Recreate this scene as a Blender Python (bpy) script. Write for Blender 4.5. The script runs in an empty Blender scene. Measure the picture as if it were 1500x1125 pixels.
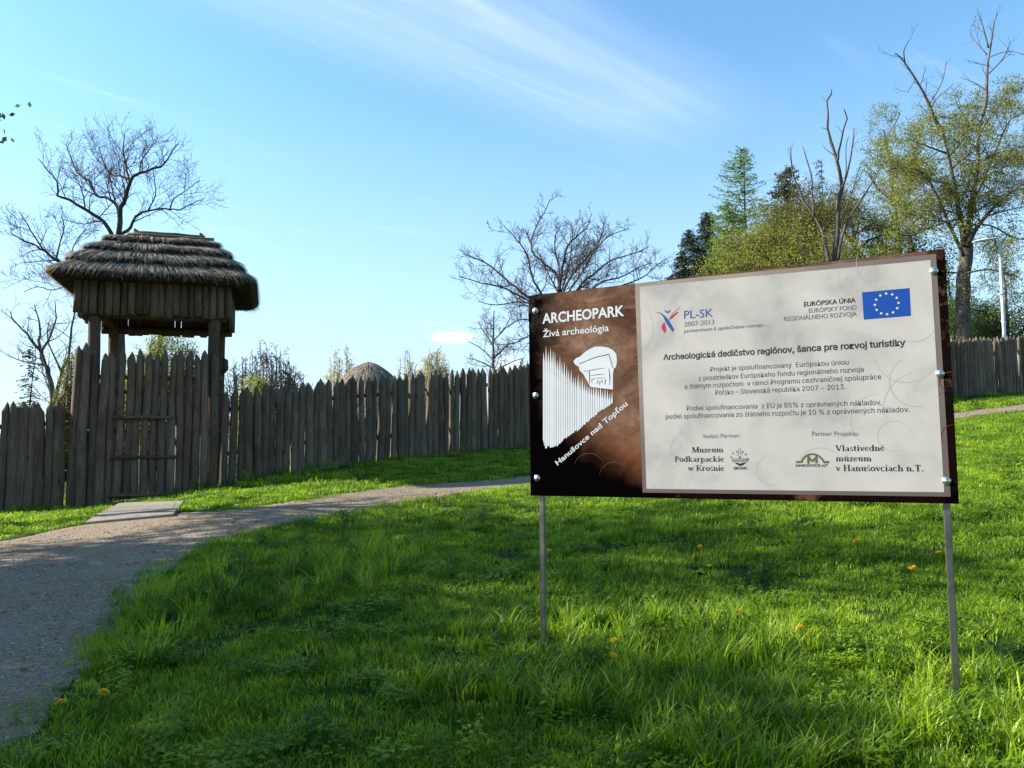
import bpy, math, random
import numpy as np
from mathutils import Vector, Matrix

C = bpy.context.scene.collection
SC = bpy.context.scene
RNG = random.Random(11)
NR = np.random.default_rng(7)

# ------------------------------------------------------------------ camera
F = 1180.0                       # focal length in pixels of the 1500 px wide photograph
CZ = 1.3
_u = Vector((-113.0, 13512.0, -1180.0)).normalized()      # world up seen from the camera
_f = Vector((0, 0, -1)); _f = (_f - _u * _f.dot(_u)).normalized()
_x = _f.cross(_u).normalized()
RW = Matrix((_x, _f, _u))        # camera axes -> world axes
CAMP = Vector((0, 0, CZ))
cam_d = bpy.data.cameras.new('camera'); cam = bpy.data.objects.new('camera', cam_d); C.objects.link(cam)
cam_d.sensor_width = 36.0; cam_d.lens = F / 1500 * 36; cam_d.clip_end = 6000; cam_d.clip_start = 0.05
cam.matrix_world = Matrix.Translation(CAMP) @ RW.to_4x4()
SC.camera = cam

# ------------------------------------------------------------------ light
SUN_E = math.radians(29.5)
SUN_V = Vector((-1.76, 0.20, 1.0)).normalized()          # towards the sun
sd = bpy.data.lights.new('sun', 'SUN'); so = bpy.data.objects.new('sun', sd); C.objects.link(so)
sd.energy = 4.6; sd.angle = math.radians(0.55); sd.color = (1.0, 0.93, 0.82)
so.rotation_euler = SUN_V.to_track_quat('Z', 'Y').to_euler(); so.location = (-30, 0, 30)
SC.view_settings.view_transform = 'Standard'; SC.view_settings.look = 'None'
SC.view_settings.exposure = 1.5; SC.view_settings.gamma = 1.0; SC.view_settings.use_curve_mapping = False
SC.cycles.max_bounces = 8; SC.cycles.transparent_max_bounces = 8
SKY_STRENGTH = 0.070

def ray(px, py):
    return (RW @ Vector((px - 750.0, 562.5 - py, -F))).normalized()
def P(px, py, D):
    r = ray(px, py); return CAMP + r * (D / r.y)

def build_world():
    w = bpy.data.worlds.new('World'); SC.world = w; w.use_nodes = True
    nt = w.node_tree; nt.nodes.clear(); N = nt.nodes.new; L = nt.links.new
    out = N('ShaderNodeOutputWorld'); bg = N('ShaderNodeBackground'); bg.inputs[1].default_value = SKY_STRENGTH
    L(bg.outputs[0], out.inputs[0])
    sky = N('ShaderNodeTexSky'); sky.sky_type = 'NISHITA'; sky.sun_disc = False
    sky.sun_elevation = SUN_E; sky.sun_rotation = math.atan2(SUN_V.x, SUN_V.y)
    sky.air_density = 1.0; sky.dust_density = 0.6; sky.ozone_density = 1.6; sky.altitude = 200
    tc = N('ShaderNodeTexCoord')
    def vm(op, a, b=None):
        n = N('ShaderNodeVectorMath'); n.operation = op
        for i, v in enumerate((a, b)):
            if v is None: continue
            if hasattr(v, 'is_output'): L(v, n.inputs[i])
            else: n.inputs[i].default_value = v
        return n
    def ma(op, a, b=None, c=None, clamp=False):
        n = N('ShaderNodeMath'); n.operation = op; n.use_clamp = clamp
        for i, v in enumerate((a, b, c)):
            if v is None: continue
            if hasattr(v, 'is_output'): L(v, n.inputs[i])
            else: n.inputs[i].default_value = v
        return n.outputs[0]
    def mr(v, a, b, c=0.0, d=1.0):
        n = N('ShaderNodeMapRange'); n.interpolation_type = 'SMOOTHSTEP'; L(v, n.inputs[0])
        for i, x in enumerate((a, b, c, d)): n.inputs[i + 1].default_value = x
        return n.outputs[0]
    sep = N('ShaderNodeSeparateXYZ'); L(tc.outputs['Generated'], sep.inputs[0])
    zc = ma('MAXIMUM', sep.outputs[2], 0.02)
    comb = N('ShaderNodeCombineXYZ'); L(ma('DIVIDE', sep.outputs[0], zc), comb.inputs[0]); L(ma('DIVIDE', sep.outputs[1], zc), comb.inputs[1])
    def q(px, py):
        r = ray(px, py); return Vector((r.x / r.z, r.y / r.z, 0))
    def noise(vec, scale, detail=5, rough=0.6, dist=0.0):
        n = N('ShaderNodeTexNoise'); L(vec, n.inputs['Vector']); n.inputs['Scale'].default_value = scale
        n.inputs['Detail'].default_value = detail; n.inputs['Roughness'].default_value = rough; n.inputs['Distortion'].default_value = dist
        return n.outputs[0]
    q1, q2 = q(600, 10), q(1040, 205)
    e = (q2 - q1).normalized(); nn = Vector((-e.y, e.x, 0))
    rel = vm('SUBTRACT', comb.outputs[0], q1).outputs[0]
    s = vm('DOT_PRODUCT', rel, e).outputs['Value']; t = vm('DOT_PRODUCT', rel, nn).outputs['Value']
    Ls = (q2 - q1).length
    cb2 = N('ShaderNodeCombineXYZ'); L(ma('MULTIPLY', s, 0.55), cb2.inputs[0]); L(ma('MULTIPLY', t, 4.5), cb2.inputs[1])
    n1 = noise(cb2.outputs[0], 1.7, 8, 0.60, 0.6)
    n2 = noise(comb.outputs[0], 1.1, 3, 0.5)
    wob = ma('ADD', t, ma('MULTIPLY', ma('SUBTRACT', n2, 0.5), 0.22))
    hw = 0.30
    band = ma('MULTIPLY', mr(wob, -hw * 1.3, -hw * 0.25), mr(wob, hw * 1.35, hw * 0.15))
    band = ma('MULTIPLY', band, mr(s, Ls * 1.12, Ls * 0.62))
    band = ma('MULTIPLY', band, mr(s, -3.5, -1.5))
    cir = ma('MULTIPLY', band, mr(n1, 0.2, 0.9, 0.30, 1.0))
    # other faint streaks all over the sky
    wide = ma('MULTIPLY', mr(n1, 0.5, 0.85), mr(n2, 0.45, 0.75))
    cloud = ma('ADD', ma('MULTIPLY', cir, 0.27), ma('MULTIPLY', wide, 0.28))
    # low small cumulus puffs along the horizon
    low = noise(vm('MULTIPLY', tc.outputs['Generated'], (1, 1, 3.2)).outputs[0], 9.0, 5, 0.55)
    pf = ray(662, 495)
    dd = vm('MULTIPLY', vm('SUBTRACT', tc.outputs['Generated'], pf).outputs[0], (32, 32, 125)).outputs[0]
    ln = vm('LENGTH', dd).outputs['Value']
    pm = mr(ma('ADD', ln, ma('MULTIPLY', ma('SUBTRACT', low, .5), 1.6)), 1.15, 0.3)
    pf2 = ray(745, 535)
    ln2 = vm('LENGTH', vm('MULTIPLY', vm('SUBTRACT', tc.outputs['Generated'], pf2).outputs[0], (44, 44, 70)).outputs[0]).outputs['Value']
    pm2 = mr(ma('ADD', ln2, ma('MULTIPLY', ma('SUBTRACT', low, .5), 1.4)), 1.2, 0.3)
    elev = sep.outputs[2]
    generic = ma('MULTIPLY', mr(low, 0.66, 0.74), ma('MULTIPLY', mr(elev, 0.04, 0.09), mr(elev, 0.17, 0.11)))
    cloud = ma('ADD', cloud, ma('MULTIPLY', ma('MAXIMUM', pm, ma('MAXIMUM', ma('MULTIPLY', pm2, .6), ma('MULTIPLY', generic, .0))), 0.5), clamp=True)
    # thin general haze low over the horizon
    hz = mr(elev, 0.46, 0.0, 0.0, 0.78)
    # sky colour: pull towards the photograph's brighter azure
    tint = N('ShaderNodeMix'); tint.data_type = 'RGBA'; tint.blend_type = 'MULTIPLY'; tint.inputs[0].default_value = 1.0
    L(sky.outputs[0], tint.inputs[6]); tint.inputs[7].default_value = (1.10, 1.50, 1.60, 1)
    m0 = N('ShaderNodeMix'); m0.data_type = 'RGBA'; L(hz, m0.inputs[0]); L(tint.outputs[2], m0.inputs[6]); m0.inputs[7].default_value = (3.7, 4.55, 5.5, 1)
    m1 = N('ShaderNodeMix'); m1.data_type = 'RGBA'; L(cloud, m1.inputs[0]); L(m0.outputs[2], m1.inputs[6]); m1.inputs[7].default_value = (8.6, 8.8, 10.6, 1)
    L(m1.outputs[2], bg.inputs[0])
build_world()

# ------------------------------------------------------------------ helpers
def tag(o, label=None, cat=None, group=None, kind=None):
    if label: o['label'] = label
    if cat: o['category'] = cat
    if group: o['group'] = group
    if kind: o['kind'] = kind
    return o
def link(name, data, mat=None, parent=None, smooth=False):
    o = bpy.data.objects.new(name, data); C.objects.link(o)
    if mat is not None and data is not None and len(data.materials) == 0: data.materials.append(mat)
    if parent is not None: o.parent = parent
    return o
def empty(name, loc=(0, 0, 0), rz=0.0):
    o = bpy.data.objects.new(name, None); C.objects.link(o); o.location = loc; o.rotation_euler = (0, 0, rz); o.empty_display_size = .2
    return o
def mesh_of(name, verts, faces, smooth=False):
    m = bpy.data.meshes.new(name)
    if isinstance(faces, np.ndarray):
        v = np.asarray(verts, dtype=np.float32); k = faces.shape[1]
        m.vertices.add(len(v)); m.vertices.foreach_set('co', v.ravel())
        m.loops.add(faces.size); m.loops.foreach_set('vertex_index', faces.astype(np.int32).ravel())
        m.polygons.add(len(faces)); m.polygons.foreach_set('loop_start', np.arange(0, faces.size, k, dtype=np.int32))
        try: m.polygons.foreach_set('loop_total', np.full(len(faces), k, dtype=np.int32))
        except Exception: pass
        m.update(calc_edges=True)
    else:
        m.from_pydata([tuple(v) for v in verts], [], faces); m.update()
    if smooth:
        m.polygons.foreach_set('use_smooth', np.ones(len(m.polygons), dtype=bool))
    return m

class MB:
    def __init__(s): s.v = []; s.f = []
    def add(s, vs, fs):
        b = len(s.v); s.v += [tuple(v) for v in vs]; s.f += [tuple(b + i for i in f) for f in fs]; return s
    def box(s, cx, cy, cz, sx, sy, sz, M=None, bev=0.0):
        x, y, z = sx / 2, sy / 2, sz / 2
        if bev > 0:
            b = min(bev, x * .9, y * .9, z * .9); vs = []; 
            # chamfered box: three offset shells
            import itertools
            idx = {}
            for (a, bb, c) in itertools.product((-1, 1), repeat=3):
                for k in range(3):
                    p = [a * (x - b), bb * (y - b), c * (z - b)]
                    p[k] = (a * x, bb * y, c * z)[k]; idx[(a, bb, c, k)] = len(vs); vs.append(Vector(p))
            fs = []
            for k in range(3):
                o1, o2 = [(1, 2), (0, 2), (0, 1)][k]
                for sg in (-1, 1):
                    q = []
                    for (m, n) in ((-1, -1), (1, -1), (1, 1), (-1, 1)):
                        t = [0, 0, 0]; t[k] = sg; t[o1] = m; t[o2] = n; q.append(idx[(t[0], t[1], t[2], k)])
                    fs.append(q)
            for k in range(3):
                o1, o2 = [(1, 2), (0, 2), (0, 1)][k]
                for m in (-1, 1):
                    for n in (-1, 1):
                        t = [0, 0, 0]; t[o1] = m; t[o2] = n
                        t[k] = -1; a1 = idx[(*t, o1)]; a2 = idx[(*t, o2)]
                        t[k] = 1; b1 = idx[(*t, o1)]; b2 = idx[(*t, o2)]
                        fs.append([a1, a2, b2, b1])
            for t in itertools.product((-1, 1), repeat=3): fs.append([idx[(*t, 0)], idx[(*t, 1)], idx[(*t, 2)]])
        else:
            vs = [Vector((a * x, b_ * y, c * z)) for a in (-1, 1) for b_ in (-1, 1) for c in (-1, 1)]
            fs = [(0, 1, 3, 2), (4, 6, 7, 5), (0, 4, 5, 1), (2, 3, 7, 6), (0, 2, 6, 4), (1, 5, 7, 3)]
        vs = [v + Vector((cx, cy, cz)) for v in vs]
        if M is not None: vs = [M @ v for v in vs]
        return s.add(vs, fs)
    def tube(s, pts, rads, sides=6, cap=True, squash=1.0):
        n = len(pts); pts = [Vector(p) for p in pts]; vs = []
        prev = None
        for i in range(n):
            t = (pts[min(i + 1, n - 1)] - pts[max(i - 1, 0)])
            if t.length < 1e-9: t = Vector((0, 0, 1))
            t.normalize()
            if prev is None:
                a = Vector((1, 0, 0)) if abs(t.x) < .8 else Vector((0, 1, 0))
                u = t.cross(a).normalized()
            else:
                u = (prev - t * prev.dot(t))
                if u.length < 1e-6: u = t.cross(Vector((1, 0, 0)))
                u.normalize()
            prev = u; w = t.cross(u)
            for k in range(sides):
                a = 2 * math.pi * k / sides
                vs.append(pts[i] + (u * math.cos(a) + w * math.sin(a) * squash) * rads[i])
        fs = [(i * sides + k, i * sides + (k + 1) % sides, (i + 1) * sides + (k + 1) % sides, (i + 1) * sides + k) for i in range(n - 1) for k in range(sides)]
        if cap: fs += [tuple(range(sides - 1, -1, -1)), tuple((n - 1) * sides + k for k in range(sides))]
        return s.add(vs, fs)
    def mesh(s, name, smooth=False, recalc=False):
        m = mesh_of(name, s.v, s.f, smooth)
        if recalc:
            import bmesh
            b = bmesh.new(); b.from_mesh(m); bmesh.ops.recalc_face_normals(b, faces=b.faces); b.to_mesh(m); b.free()
        return m
    def build(s, name, mat, parent=None, smooth=False, recalc=True):
        return link(name, s.mesh(name, smooth, recalc), mat, parent)

def srgb(r, g, b):
    f = lambda c: (c / 255 / 12.92) if c / 255 <= .04045 else ((c / 255 + .055) / 1.055) ** 2.4
    return (f(r), f(g), f(b), 1)

class NT:
    """small material builder"""
    def __init__(s, name, rough=0.85, spec=0.3, metal=0.0):
        s.m = bpy.data.materials.new(name); s.m.use_nodes = True; s.nt = s.m.node_tree; s.nt.nodes.clear()
        s.out = s.N('ShaderNodeOutputMaterial'); s.b = s.N('ShaderNodeBsdfPrincipled'); s.L(s.b.outputs[0], s.out.inputs[0])
        s.b.inputs['Roughness'].default_value = rough; s.b.inputs['Metallic'].default_value = metal
        s.b.inputs['Specular IOR Level'].default_value = spec
        s.tc = s.N('ShaderNodeTexCoord')
    def N(s, t): return s.nt.nodes.new(t)
    def L(s, a, b): s.nt.links.new(a, b)
    def put(s, sock, v):
        if hasattr(v, 'is_output'): s.L(v, sock)
        elif v is not None: sock.default_value = v
    def math(s, op, a, b=None, c=None, clamp=False):
        n = s.N('ShaderNodeMath'); n.operation = op; n.use_clamp = clamp
        for i, v in enumerate((a, b, c)): s.put(n.inputs[i], v)
        return n.outputs[0]
    def vec(s, op, a, b=None):
        n = s.N('ShaderNodeVectorMath'); n.operation = op; s.put(n.inputs[0], a); s.put(n.inputs[1], b); return n.outputs[0]
    def noise(s, vec, scale, detail=4, rough=.55, dist=0.0):
        n = s.N('ShaderNodeTexNoise'); s.L(vec, n.inputs['Vector']); n.inputs['Scale'].default_value = scale
        n.inputs['Detail'].default_value = detail; n.inputs['Roughness'].default_value = rough; n.inputs['Distortion'].default_value = dist
        return n.outputs[0]
    def ramp(s, v, *stops):
        n = s.N('ShaderNodeValToRGB'); s.L(v, n.inputs[0]); cr = n.color_ramp
        cr.elements[0].position, cr.elements[0].color = stops[0]; cr.elements[1].position, cr.elements[1].color = stops[-1]
        for p, c in stops[1:-1]: e = cr.elements.new(p); e.color = c
        return n.outputs[0]
    def mix(s, f, a, b, mode='MIX'):
        n = s.N('ShaderNodeMix'); n.data_type = 'RGBA'; n.blend_type = mode; s.put(n.inputs[0], f); s.put(n.inputs[6], a); s.put(n.inputs[7], b); return n.outputs[2]
    def mr(s, v, a, b, c=0.0, d=1.0):
        n = s.N('ShaderNodeMapRange'); n.interpolation_type = 'SMOOTHSTEP'; s.L(v, n.inputs[0])
        for i, x in enumerate((a, b, c, d)): n.inputs[i + 1].default_value = x
        return n.outputs[0]
    def scaled(s, sx, sy, sz, src='Object'):
        v = s.vec('MULTIPLY', s.tc.outputs[src], (sx, sy, sz))
        return v
    def rnd(s):
        n = s.N('ShaderNodeObjectInfo'); return n.outputs['Random']
    def offs(s, v, k=37.0):
        return s.vec('ADD', v, s.vec('MULTIPLY', s.comb(s.rnd()), (k, k * 1.7, k * .6)))
    def comb(s, a):
        n = s.N('ShaderNodeCombineXYZ')
        for i in range(3): s.L(a, n.inputs[i])
        return n.outputs[0]
    def color(s, c): s.put(s.b.inputs['Base Color'], c); return s
    def bump(s, h, strength=.5, dist=.02):
        n = s.N('ShaderNodeBump'); n.inputs['Strength'].default_value = strength; n.inputs['Distance'].default_value = dist
        s.L(h, n.inputs['Height']); s.L(n.outputs[0], s.b.inputs['Normal']); return s
    def translucent(s, col, fac):
        t = s.N('ShaderNodeBsdfTranslucent'); s.put(t.inputs[0], col); mx = s.N('ShaderNodeMixShader')
        mx.inputs[0].default_value = fac; s.L(s.b.outputs[0], mx.inputs[1]); s.L(t.outputs[0], mx.inputs[2]); s.L(mx.outputs[0], s.out.inputs[0]); return s
def c4(r, g, b): return (r, g, b, 1)

MAT = {}
def mk_wood(name, c1, c2, c3, dark=.25):
    n = NT(name, .9, .15)
    base = n.offs(n.tc.outputs['Object'])
    g = n.noise(n.vec('MULTIPLY', base, (26, 26, 1.1)), 2.2, 6, .65, .3)
    big = n.noise(n.vec('MULTIPLY', base, (1.4, 1.4, .7)), 2.0, 3, .6)
    col = n.ramp(g, (.28, c4(*c1)), (.5, c4(*c2)), (.74, c4(*c3)))
    col = n.mix(n.mr(big, .42, .7, 0, .75), col, n.mix(.55, col, c4(c1[0] * .6, c1[1] * .62, c1[2] * .6)))
    # knots
    vo = n.N('ShaderNodeTexVoronoi'); n.L(n.vec('MULTIPLY', base, (6, 6, 2.2)), vo.inputs['Vector']); vo.inputs['Scale'].default_value = 1.0
    col = n.mix(n.mr(vo.outputs['Distance'], .16, .04, 0, .8), col, c4(c1[0] * .45, c1[1] * .4, c1[2] * .38))
    br = n.math('MULTIPLY_ADD', n.rnd(), .6, .68)
    cb = n.comb(br)
    col = n.mix(1.0, col, cb, 'MULTIPLY')
    n.color(col).bump(g, .8, .012)
    return n.m
MAT['wood'] = mk_wood('weathered_wood', (.062, .044, .030), (.145, .106, .074), (.25, .19, .14))
MAT['wood_brown'] = mk_wood('brown_wood', (.055, .038, .026), (.11, .08, .056), (.18, .135, .10))
def mk_bark(name, c1, c2, sc=5.0):
    n = NT(name, .95, .1); g = n.noise(n.vec('MULTIPLY', n.tc.outputs['Object'], (1, 1, .35)), sc, 6, .7)
    n.color(n.ramp(g, (.3, c4(*c1)), (.7, c4(*c2)))).bump(g, .9, .05); return n.m
MAT['bark'] = mk_bark('grey_bark', (.05, .042, .035), (.17, .145, .12))
MAT['bark_dark'] = mk_bark('dark_bark', (.035, .028, .024), (.10, .082, .068))
MAT['bark_dead'] = mk_bark('dead_bark', (.045, .037, .032), (.15, .12, .105))
MAT['twig'] = mk_bark('twig_bark', (.065, .05, .043), (.13, .10, .085))
def mk_leaf(name, a, b, c, tr=.45, tcol=None, scale=2.2):
    n = NT(name, .6, .25)
    g = n.noise(n.tc.outputs['Object'], scale, 3, .6); g2 = n.noise(n.tc.outputs['Object'], scale * 14, 2, .6)
    v = n.math('ADD', n.math('MULTIPLY', g, .5), n.math('MULTIPLY', g2, .5))
    col = n.ramp(v, (.33, c4(*a)), (.5, c4(*b)), (.67, c4(*c)))
    n.color(col); n.translucent(n.mix(1.0, col, c4(1.3, 1.25, .7), 'MULTIPLY'), tr); return n.m
MAT['leaf_olive'] = mk_leaf('olive_leaves', (.12, .14, .022), (.20, .22, .035), (.29, .31, .055))
MAT['leaf_brown'] = mk_leaf('bronze_green_leaves', (.075, .07, .018), (.12, .115, .026), (.17, .16, .036))
MAT['leaf_larch'] = mk_leaf('fresh_needles', (.09, .16, .04), (.14, .24, .06), (.21, .33, .09))
MAT['leaf_green'] = mk_leaf('mid_green_leaves', (.04, .075, .018), (.07, .125, .027), (.11, .18, .04))
MAT['leaf_pale'] = mk_leaf('pale_blossom', (.38, .36, .27), (.5, .48, .38), (.62, .6, .5), .4)
MAT['leaf_catkin'] = mk_leaf('yellow_green_buds', (.18, .19, .05), (.25, .27, .07), (.33, .34, .10))
MAT['needle'] = mk_leaf('dark_needles', (.012, .024, .014), (.022, .042, .022), (.04, .065, .03), .12)
MAT['needle_brown'] = mk_leaf('brownish_needles', (.03, .035, .018), (.05, .055, .025), (.075, .08, .035), .15)

# ------------------------------------------------------------------ terrain
TP = [(-9.8, 15.4, .33), (-8.4, 15.9, .38), (-7.2, 16.2, .46), (-5.77, 16.2, .72), (-4.98, 16.8, .89), (-2.4, 18.9, 1.24), (.44, 21, 1.52),
      (7.5, 24.6, 2.35), (15.2, 27.8, 3.15), (18.1, 28.6, 3.32), (2.27, 4.1, .01), (.13, 5.23, .02), (-6.9, 10.9, .18), (-2.2, 3.5, 0), (-4.4, 12.6, .5),
      (.25, 15, .78), (15, 24, 2.55), (6, 12, .95), (0, 0, 0), (-8, 0, -.1), (8, 0, .25), (0, -8, -.1), (12, 8, 1.0), (-14, 12, 0.05), (-20, 16, .1),
      (-14, 20, .45), (-8, 26, 1.0), (0, 32, 2.2), (12, 40, 3.9), (28, 30, 3.6), (30, 14, 2.2), (-20, 0, -.3), (-20, 34, .6), (-6, 42, 1.8), (28, 48, 4.6), (20, -8, .4), (-16, -10, -.4),
      (2.5, 8, .36), (-2.5, 7, .12), (-1.5, 10, .33), (3, 6, .16)]
_tp = np.array(TP)
def _U(r2): return 0.5 * r2 * np.log(np.maximum(r2, 1e-12))
_n = len(_tp)
_K = _U(((_tp[:, None, :2] - _tp[None, :, :2]) ** 2).sum(-1)) + np.eye(_n) * 0.6
_Pm = np.c_[np.ones(_n), _tp[:, :2]]
_A = np.zeros((_n + 3, _n + 3)); _A[:_n, :_n] = _K; _A[:_n, _n:] = _Pm; _A[_n:, :_n] = _Pm.T
_sol = np.linalg.solve(_A, np.r_[_tp[:, 2], 0, 0, 0])
def HZ(x, y):
    """ground height, vectorised"""
    x = np.asarray(x, float); y = np.asarray(y, float)
    cx = 2.0 + np.clip(x - 2, -26, 30); cy = 18 + np.clip(y - 18, -28, 30)
    r2 = (cx[..., None] - _tp[:, 0]) ** 2 + (cy[..., None] - _tp[:, 1]) ** 2
    z = (_U(r2) * _sol[:_n]).sum(-1) + _sol[_n] + _sol[_n + 1] * cx + _sol[_n + 2] * cy
    return z
def hz(x, y): return float(HZ(np.array([x]), np.array([y]))[0])
_rt = {}
def G(px, py, far=60.0):
    """the point of the ground seen at a pixel of the photograph"""
    r = ray(px, py); ts = np.linspace(2.0, far, 1200); X = ts * r.x / r.y; Z = CZ + ts * r.z / r.y
    d = Z - HZ(X, ts); k = np.argmax(d < 0)
    if d[k] >= 0: k = len(ts) - 1
    a = d[k - 1] / (d[k - 1] - d[k] + 1e-9); t = ts[k - 1] + a * (ts[k] - ts[k - 1])
    return Vector((t * r.x / r.y, t, hz(t * r.x / r.y, t)))

def axis_coords(lo, hi, step, out, g=1.35):
    a = list(np.arange(lo, hi + 1e-6, step)); s = step
    while a[-1] < out: s *= g; a.append(a[-1] + s)
    s = step
    while a[0] > -out: s *= g; a.insert(0, a[0] - s)
    return np.array(a)
def build_ground():
    xs = axis_coords(-16, 24, .3, 3000); ys = axis_coords(-4, 36, .3, 3000)
    XX, YY = np.meshgrid(xs, ys); ZZ = HZ(XX, YY)
    nx, ny = len(xs), len(ys)
    i = np.arange(ny - 1)[:, None] * nx + np.arange(nx - 1)[None, :]
    faces = np.stack([i, i + 1, i + nx + 1, i + nx], -1).reshape(-1, 4)
    m = mesh_of('ground', np.stack([XX, YY, ZZ], -1).reshape(-1, 3), faces, True)
    n = NT('meadow_soil', .95, .1)
    pos = n.tc.outputs['Object']
    a = n.noise(pos, .55, 5, .6); b = n.noise(pos, 9, 5, .7); c = n.noise(pos, 45, 3, .7)
    v = n.math('ADD', n.math('MULTIPLY', a, .35), n.math('ADD', n.math('MULTIPLY', b, .35), n.math('MULTIPLY', c, .3)))
    n.color(n.ramp(v, (.34, c4(.012, .018, .006)), (.47, c4(.022, .038, .009)), (.56, c4(.035, .06, .013)), (.7, c4(.07, .075, .03)))).bump(c, 1.0, .04)
    o = link('ground', m, n.m); tag(o, 'sloping grassy ground rising to the right behind the palisade', None, None, 'structure')
build_ground()

PATH_PAIRS = [((-22, 1), (-14, -9)), ((-16, 5.3), (-8, -4.5)), ((-11.5, 8.6), (-4.4, 0.3)), ((-9.2, 9.9), (-3.0, 2.4)), ('p', 0, 790, 0, 1110), ('p', 60, 780, 88, 1035), ('p', 120, 768, 150, 958), ('p', 190, 759, 185, 903),
              ('p', 262, 751, 238, 846), ('p', 330, 748, 292, 806), ('p', 400, 738, 352, 785), ('p', 470, 729, 452, 760), ('p', 545, 719, 600, 736), ('p', 640, 709, 690, 722),
              ('p', 775, 697, 775, 711)]
def build_path():
    L, R = [], []
    for p in PATH_PAIRS:
        if p[0] == 'p':
            a, b = G(p[1], p[2]), G(p[3], p[4]); L.append((a.x, a.y)); R.append((b.x, b.y))
        else: L.append(p[0]); R.append(p[1])
    a, b = G(1405, 604), G(1405, 613.5); a2, b2 = G(1500, 592.5), G(1500, 602.5)
    la, ra = np.array(L[-1]), np.array(R[-1]); fa, fb = np.array((a.x, a.y)), np.array((b.x, b.y))
    for t in (.33, .66):
        m = la * (1 - t) + fa * t; n_ = ra * (1 - t) + fb * t; L.append(tuple(m)); R.append(tuple(n_))
    L += [(a.x, a.y), (a2.x, a2.y), (a2.x + 6, a2.y + 2.2), (a2.x + 14, a2.y + 4)]; R += [(b.x, b.y), (b2.x, b2.y), (b2.x + 6.3, b2.y + 2.0), (b2.x + 14.3, b2.y + 3.6)]
    def cat(pts, n=14):
        pts = [np.array(p, float) for p in pts]; out = []
        for i in range(len(pts) - 1):
            p0, p1, p2, p3 = pts[max(i - 1, 0)], pts[i], pts[i + 1], pts[min(i + 2, len(pts) - 1)]
            for k in range(n):
                t = k / n; out.append(.5 * ((2 * p1) + (-p0 + p2) * t + (2 * p0 - 5 * p1 + 4 * p2 - p3) * t * t + (-p0 + 3 * p1 - 3 * p2 + p3) * t ** 3))
        out.append(pts[-1]); return np.array(out)
    l, r = cat(L), cat(R); n = len(l); rr = np.random.default_rng(3)
    def wob(): 
        w = np.zeros(n)
        for k in range(1, 40): w += rr.normal() * np.sin(np.arange(n) * k * .13 + rr.uniform(0, 6)) / (k ** .7)
        return w * .018
    dirn = (r - l) / np.linalg.norm(r - l, axis=1)[:, None]; wid = np.linalg.norm(r - l, axis=1)[:, None]
    l = l + dirn * (wob()[:, None] * np.minimum(wid, 2)); r = r + dirn * (wob()[:, None] * np.minimum(wid, 2))
    K = 26; ts = np.linspace(0, 1, K)
    pts = l[:, None, :] * (1 - ts[None, :, None]) + r[:, None, :] * ts[None, :, None]
    z = HZ(pts[..., 0], pts[..., 1]) + .016 - .03 * (np.abs(ts * 2 - 1) > .99)[None, :] 
    V = np.concatenate([pts, z[..., None]], -1).reshape(-1, 3)
    i = np.arange(n - 1)[:, None] * K + np.arange(K - 1)[None, :]
    faces = np.stack([i, i + 1, i + K + 1, i + K], -1).reshape(-1, 4)[:, ::-1]
    m = mesh_of('path', V, np.ascontiguousarray(faces), True)
    nn = NT('trodden_gravel', .95, .15); pos = nn.tc.outputs['Object']
    a = nn.noise(pos, 1.6, 5, .65, .5); b = nn.noise(pos, 30, 4, .7); c = nn.noise(pos, 120, 2, .7); lit = nn.noise(nn.vec('ADD', pos, (9, 4, 0)), 3.2, 5, .7, .8)
    col = nn.ramp(b, (.3, c4(.095, .070, .044)), (.5, c4(.225, .168, .112)), (.68, c4(.37, .29, .20)))
    col = nn.mix(nn.mr(a, .4, .65, 0, .6), col, nn.mix(.5, col, c4(.29, .24, .185)))
    col = nn.mix(nn.mr(lit, .52, .66, 0, .6), col, c4(.20, .115, .05))
    vo = nn.N('ShaderNodeTexVoronoi'); nn.L(pos, vo.inputs['Vector']); vo.inputs['Scale'].default_value = 38
    col = nn.mix(nn.mr(vo.outputs['Distance'], .3, .1, 0, .4), col, c4(.36, .34, .31))
    nn.color(col).bump(nn.math('ADD', nn.math('MULTIPLY', b, .6), nn.math('MULTIPLY', vo.outputs['Distance'], .5)), .9, .03)
    o = link('path', m, nn.m); tag(o, 'grey trodden gravel path curving past the gate and behind the board', None, None, 'structure')
    return l, r
PL, PR = build_path()
PATH_POLY = np.concatenate([PL, PR[::-1]])
def in_poly(x, y, poly):
    ins = np.zeros(x.shape, bool); j = len(poly) - 1
    for i in range(len(poly)):
        xi, yi = poly[i]; xj, yj = poly[j]
        c = ((yi > y) != (yj > y)) & (x < (xj - xi) * (y - yi) / (yj - yi + 1e-12) + xi)
        ins ^= c; j = i
    return ins

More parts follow.
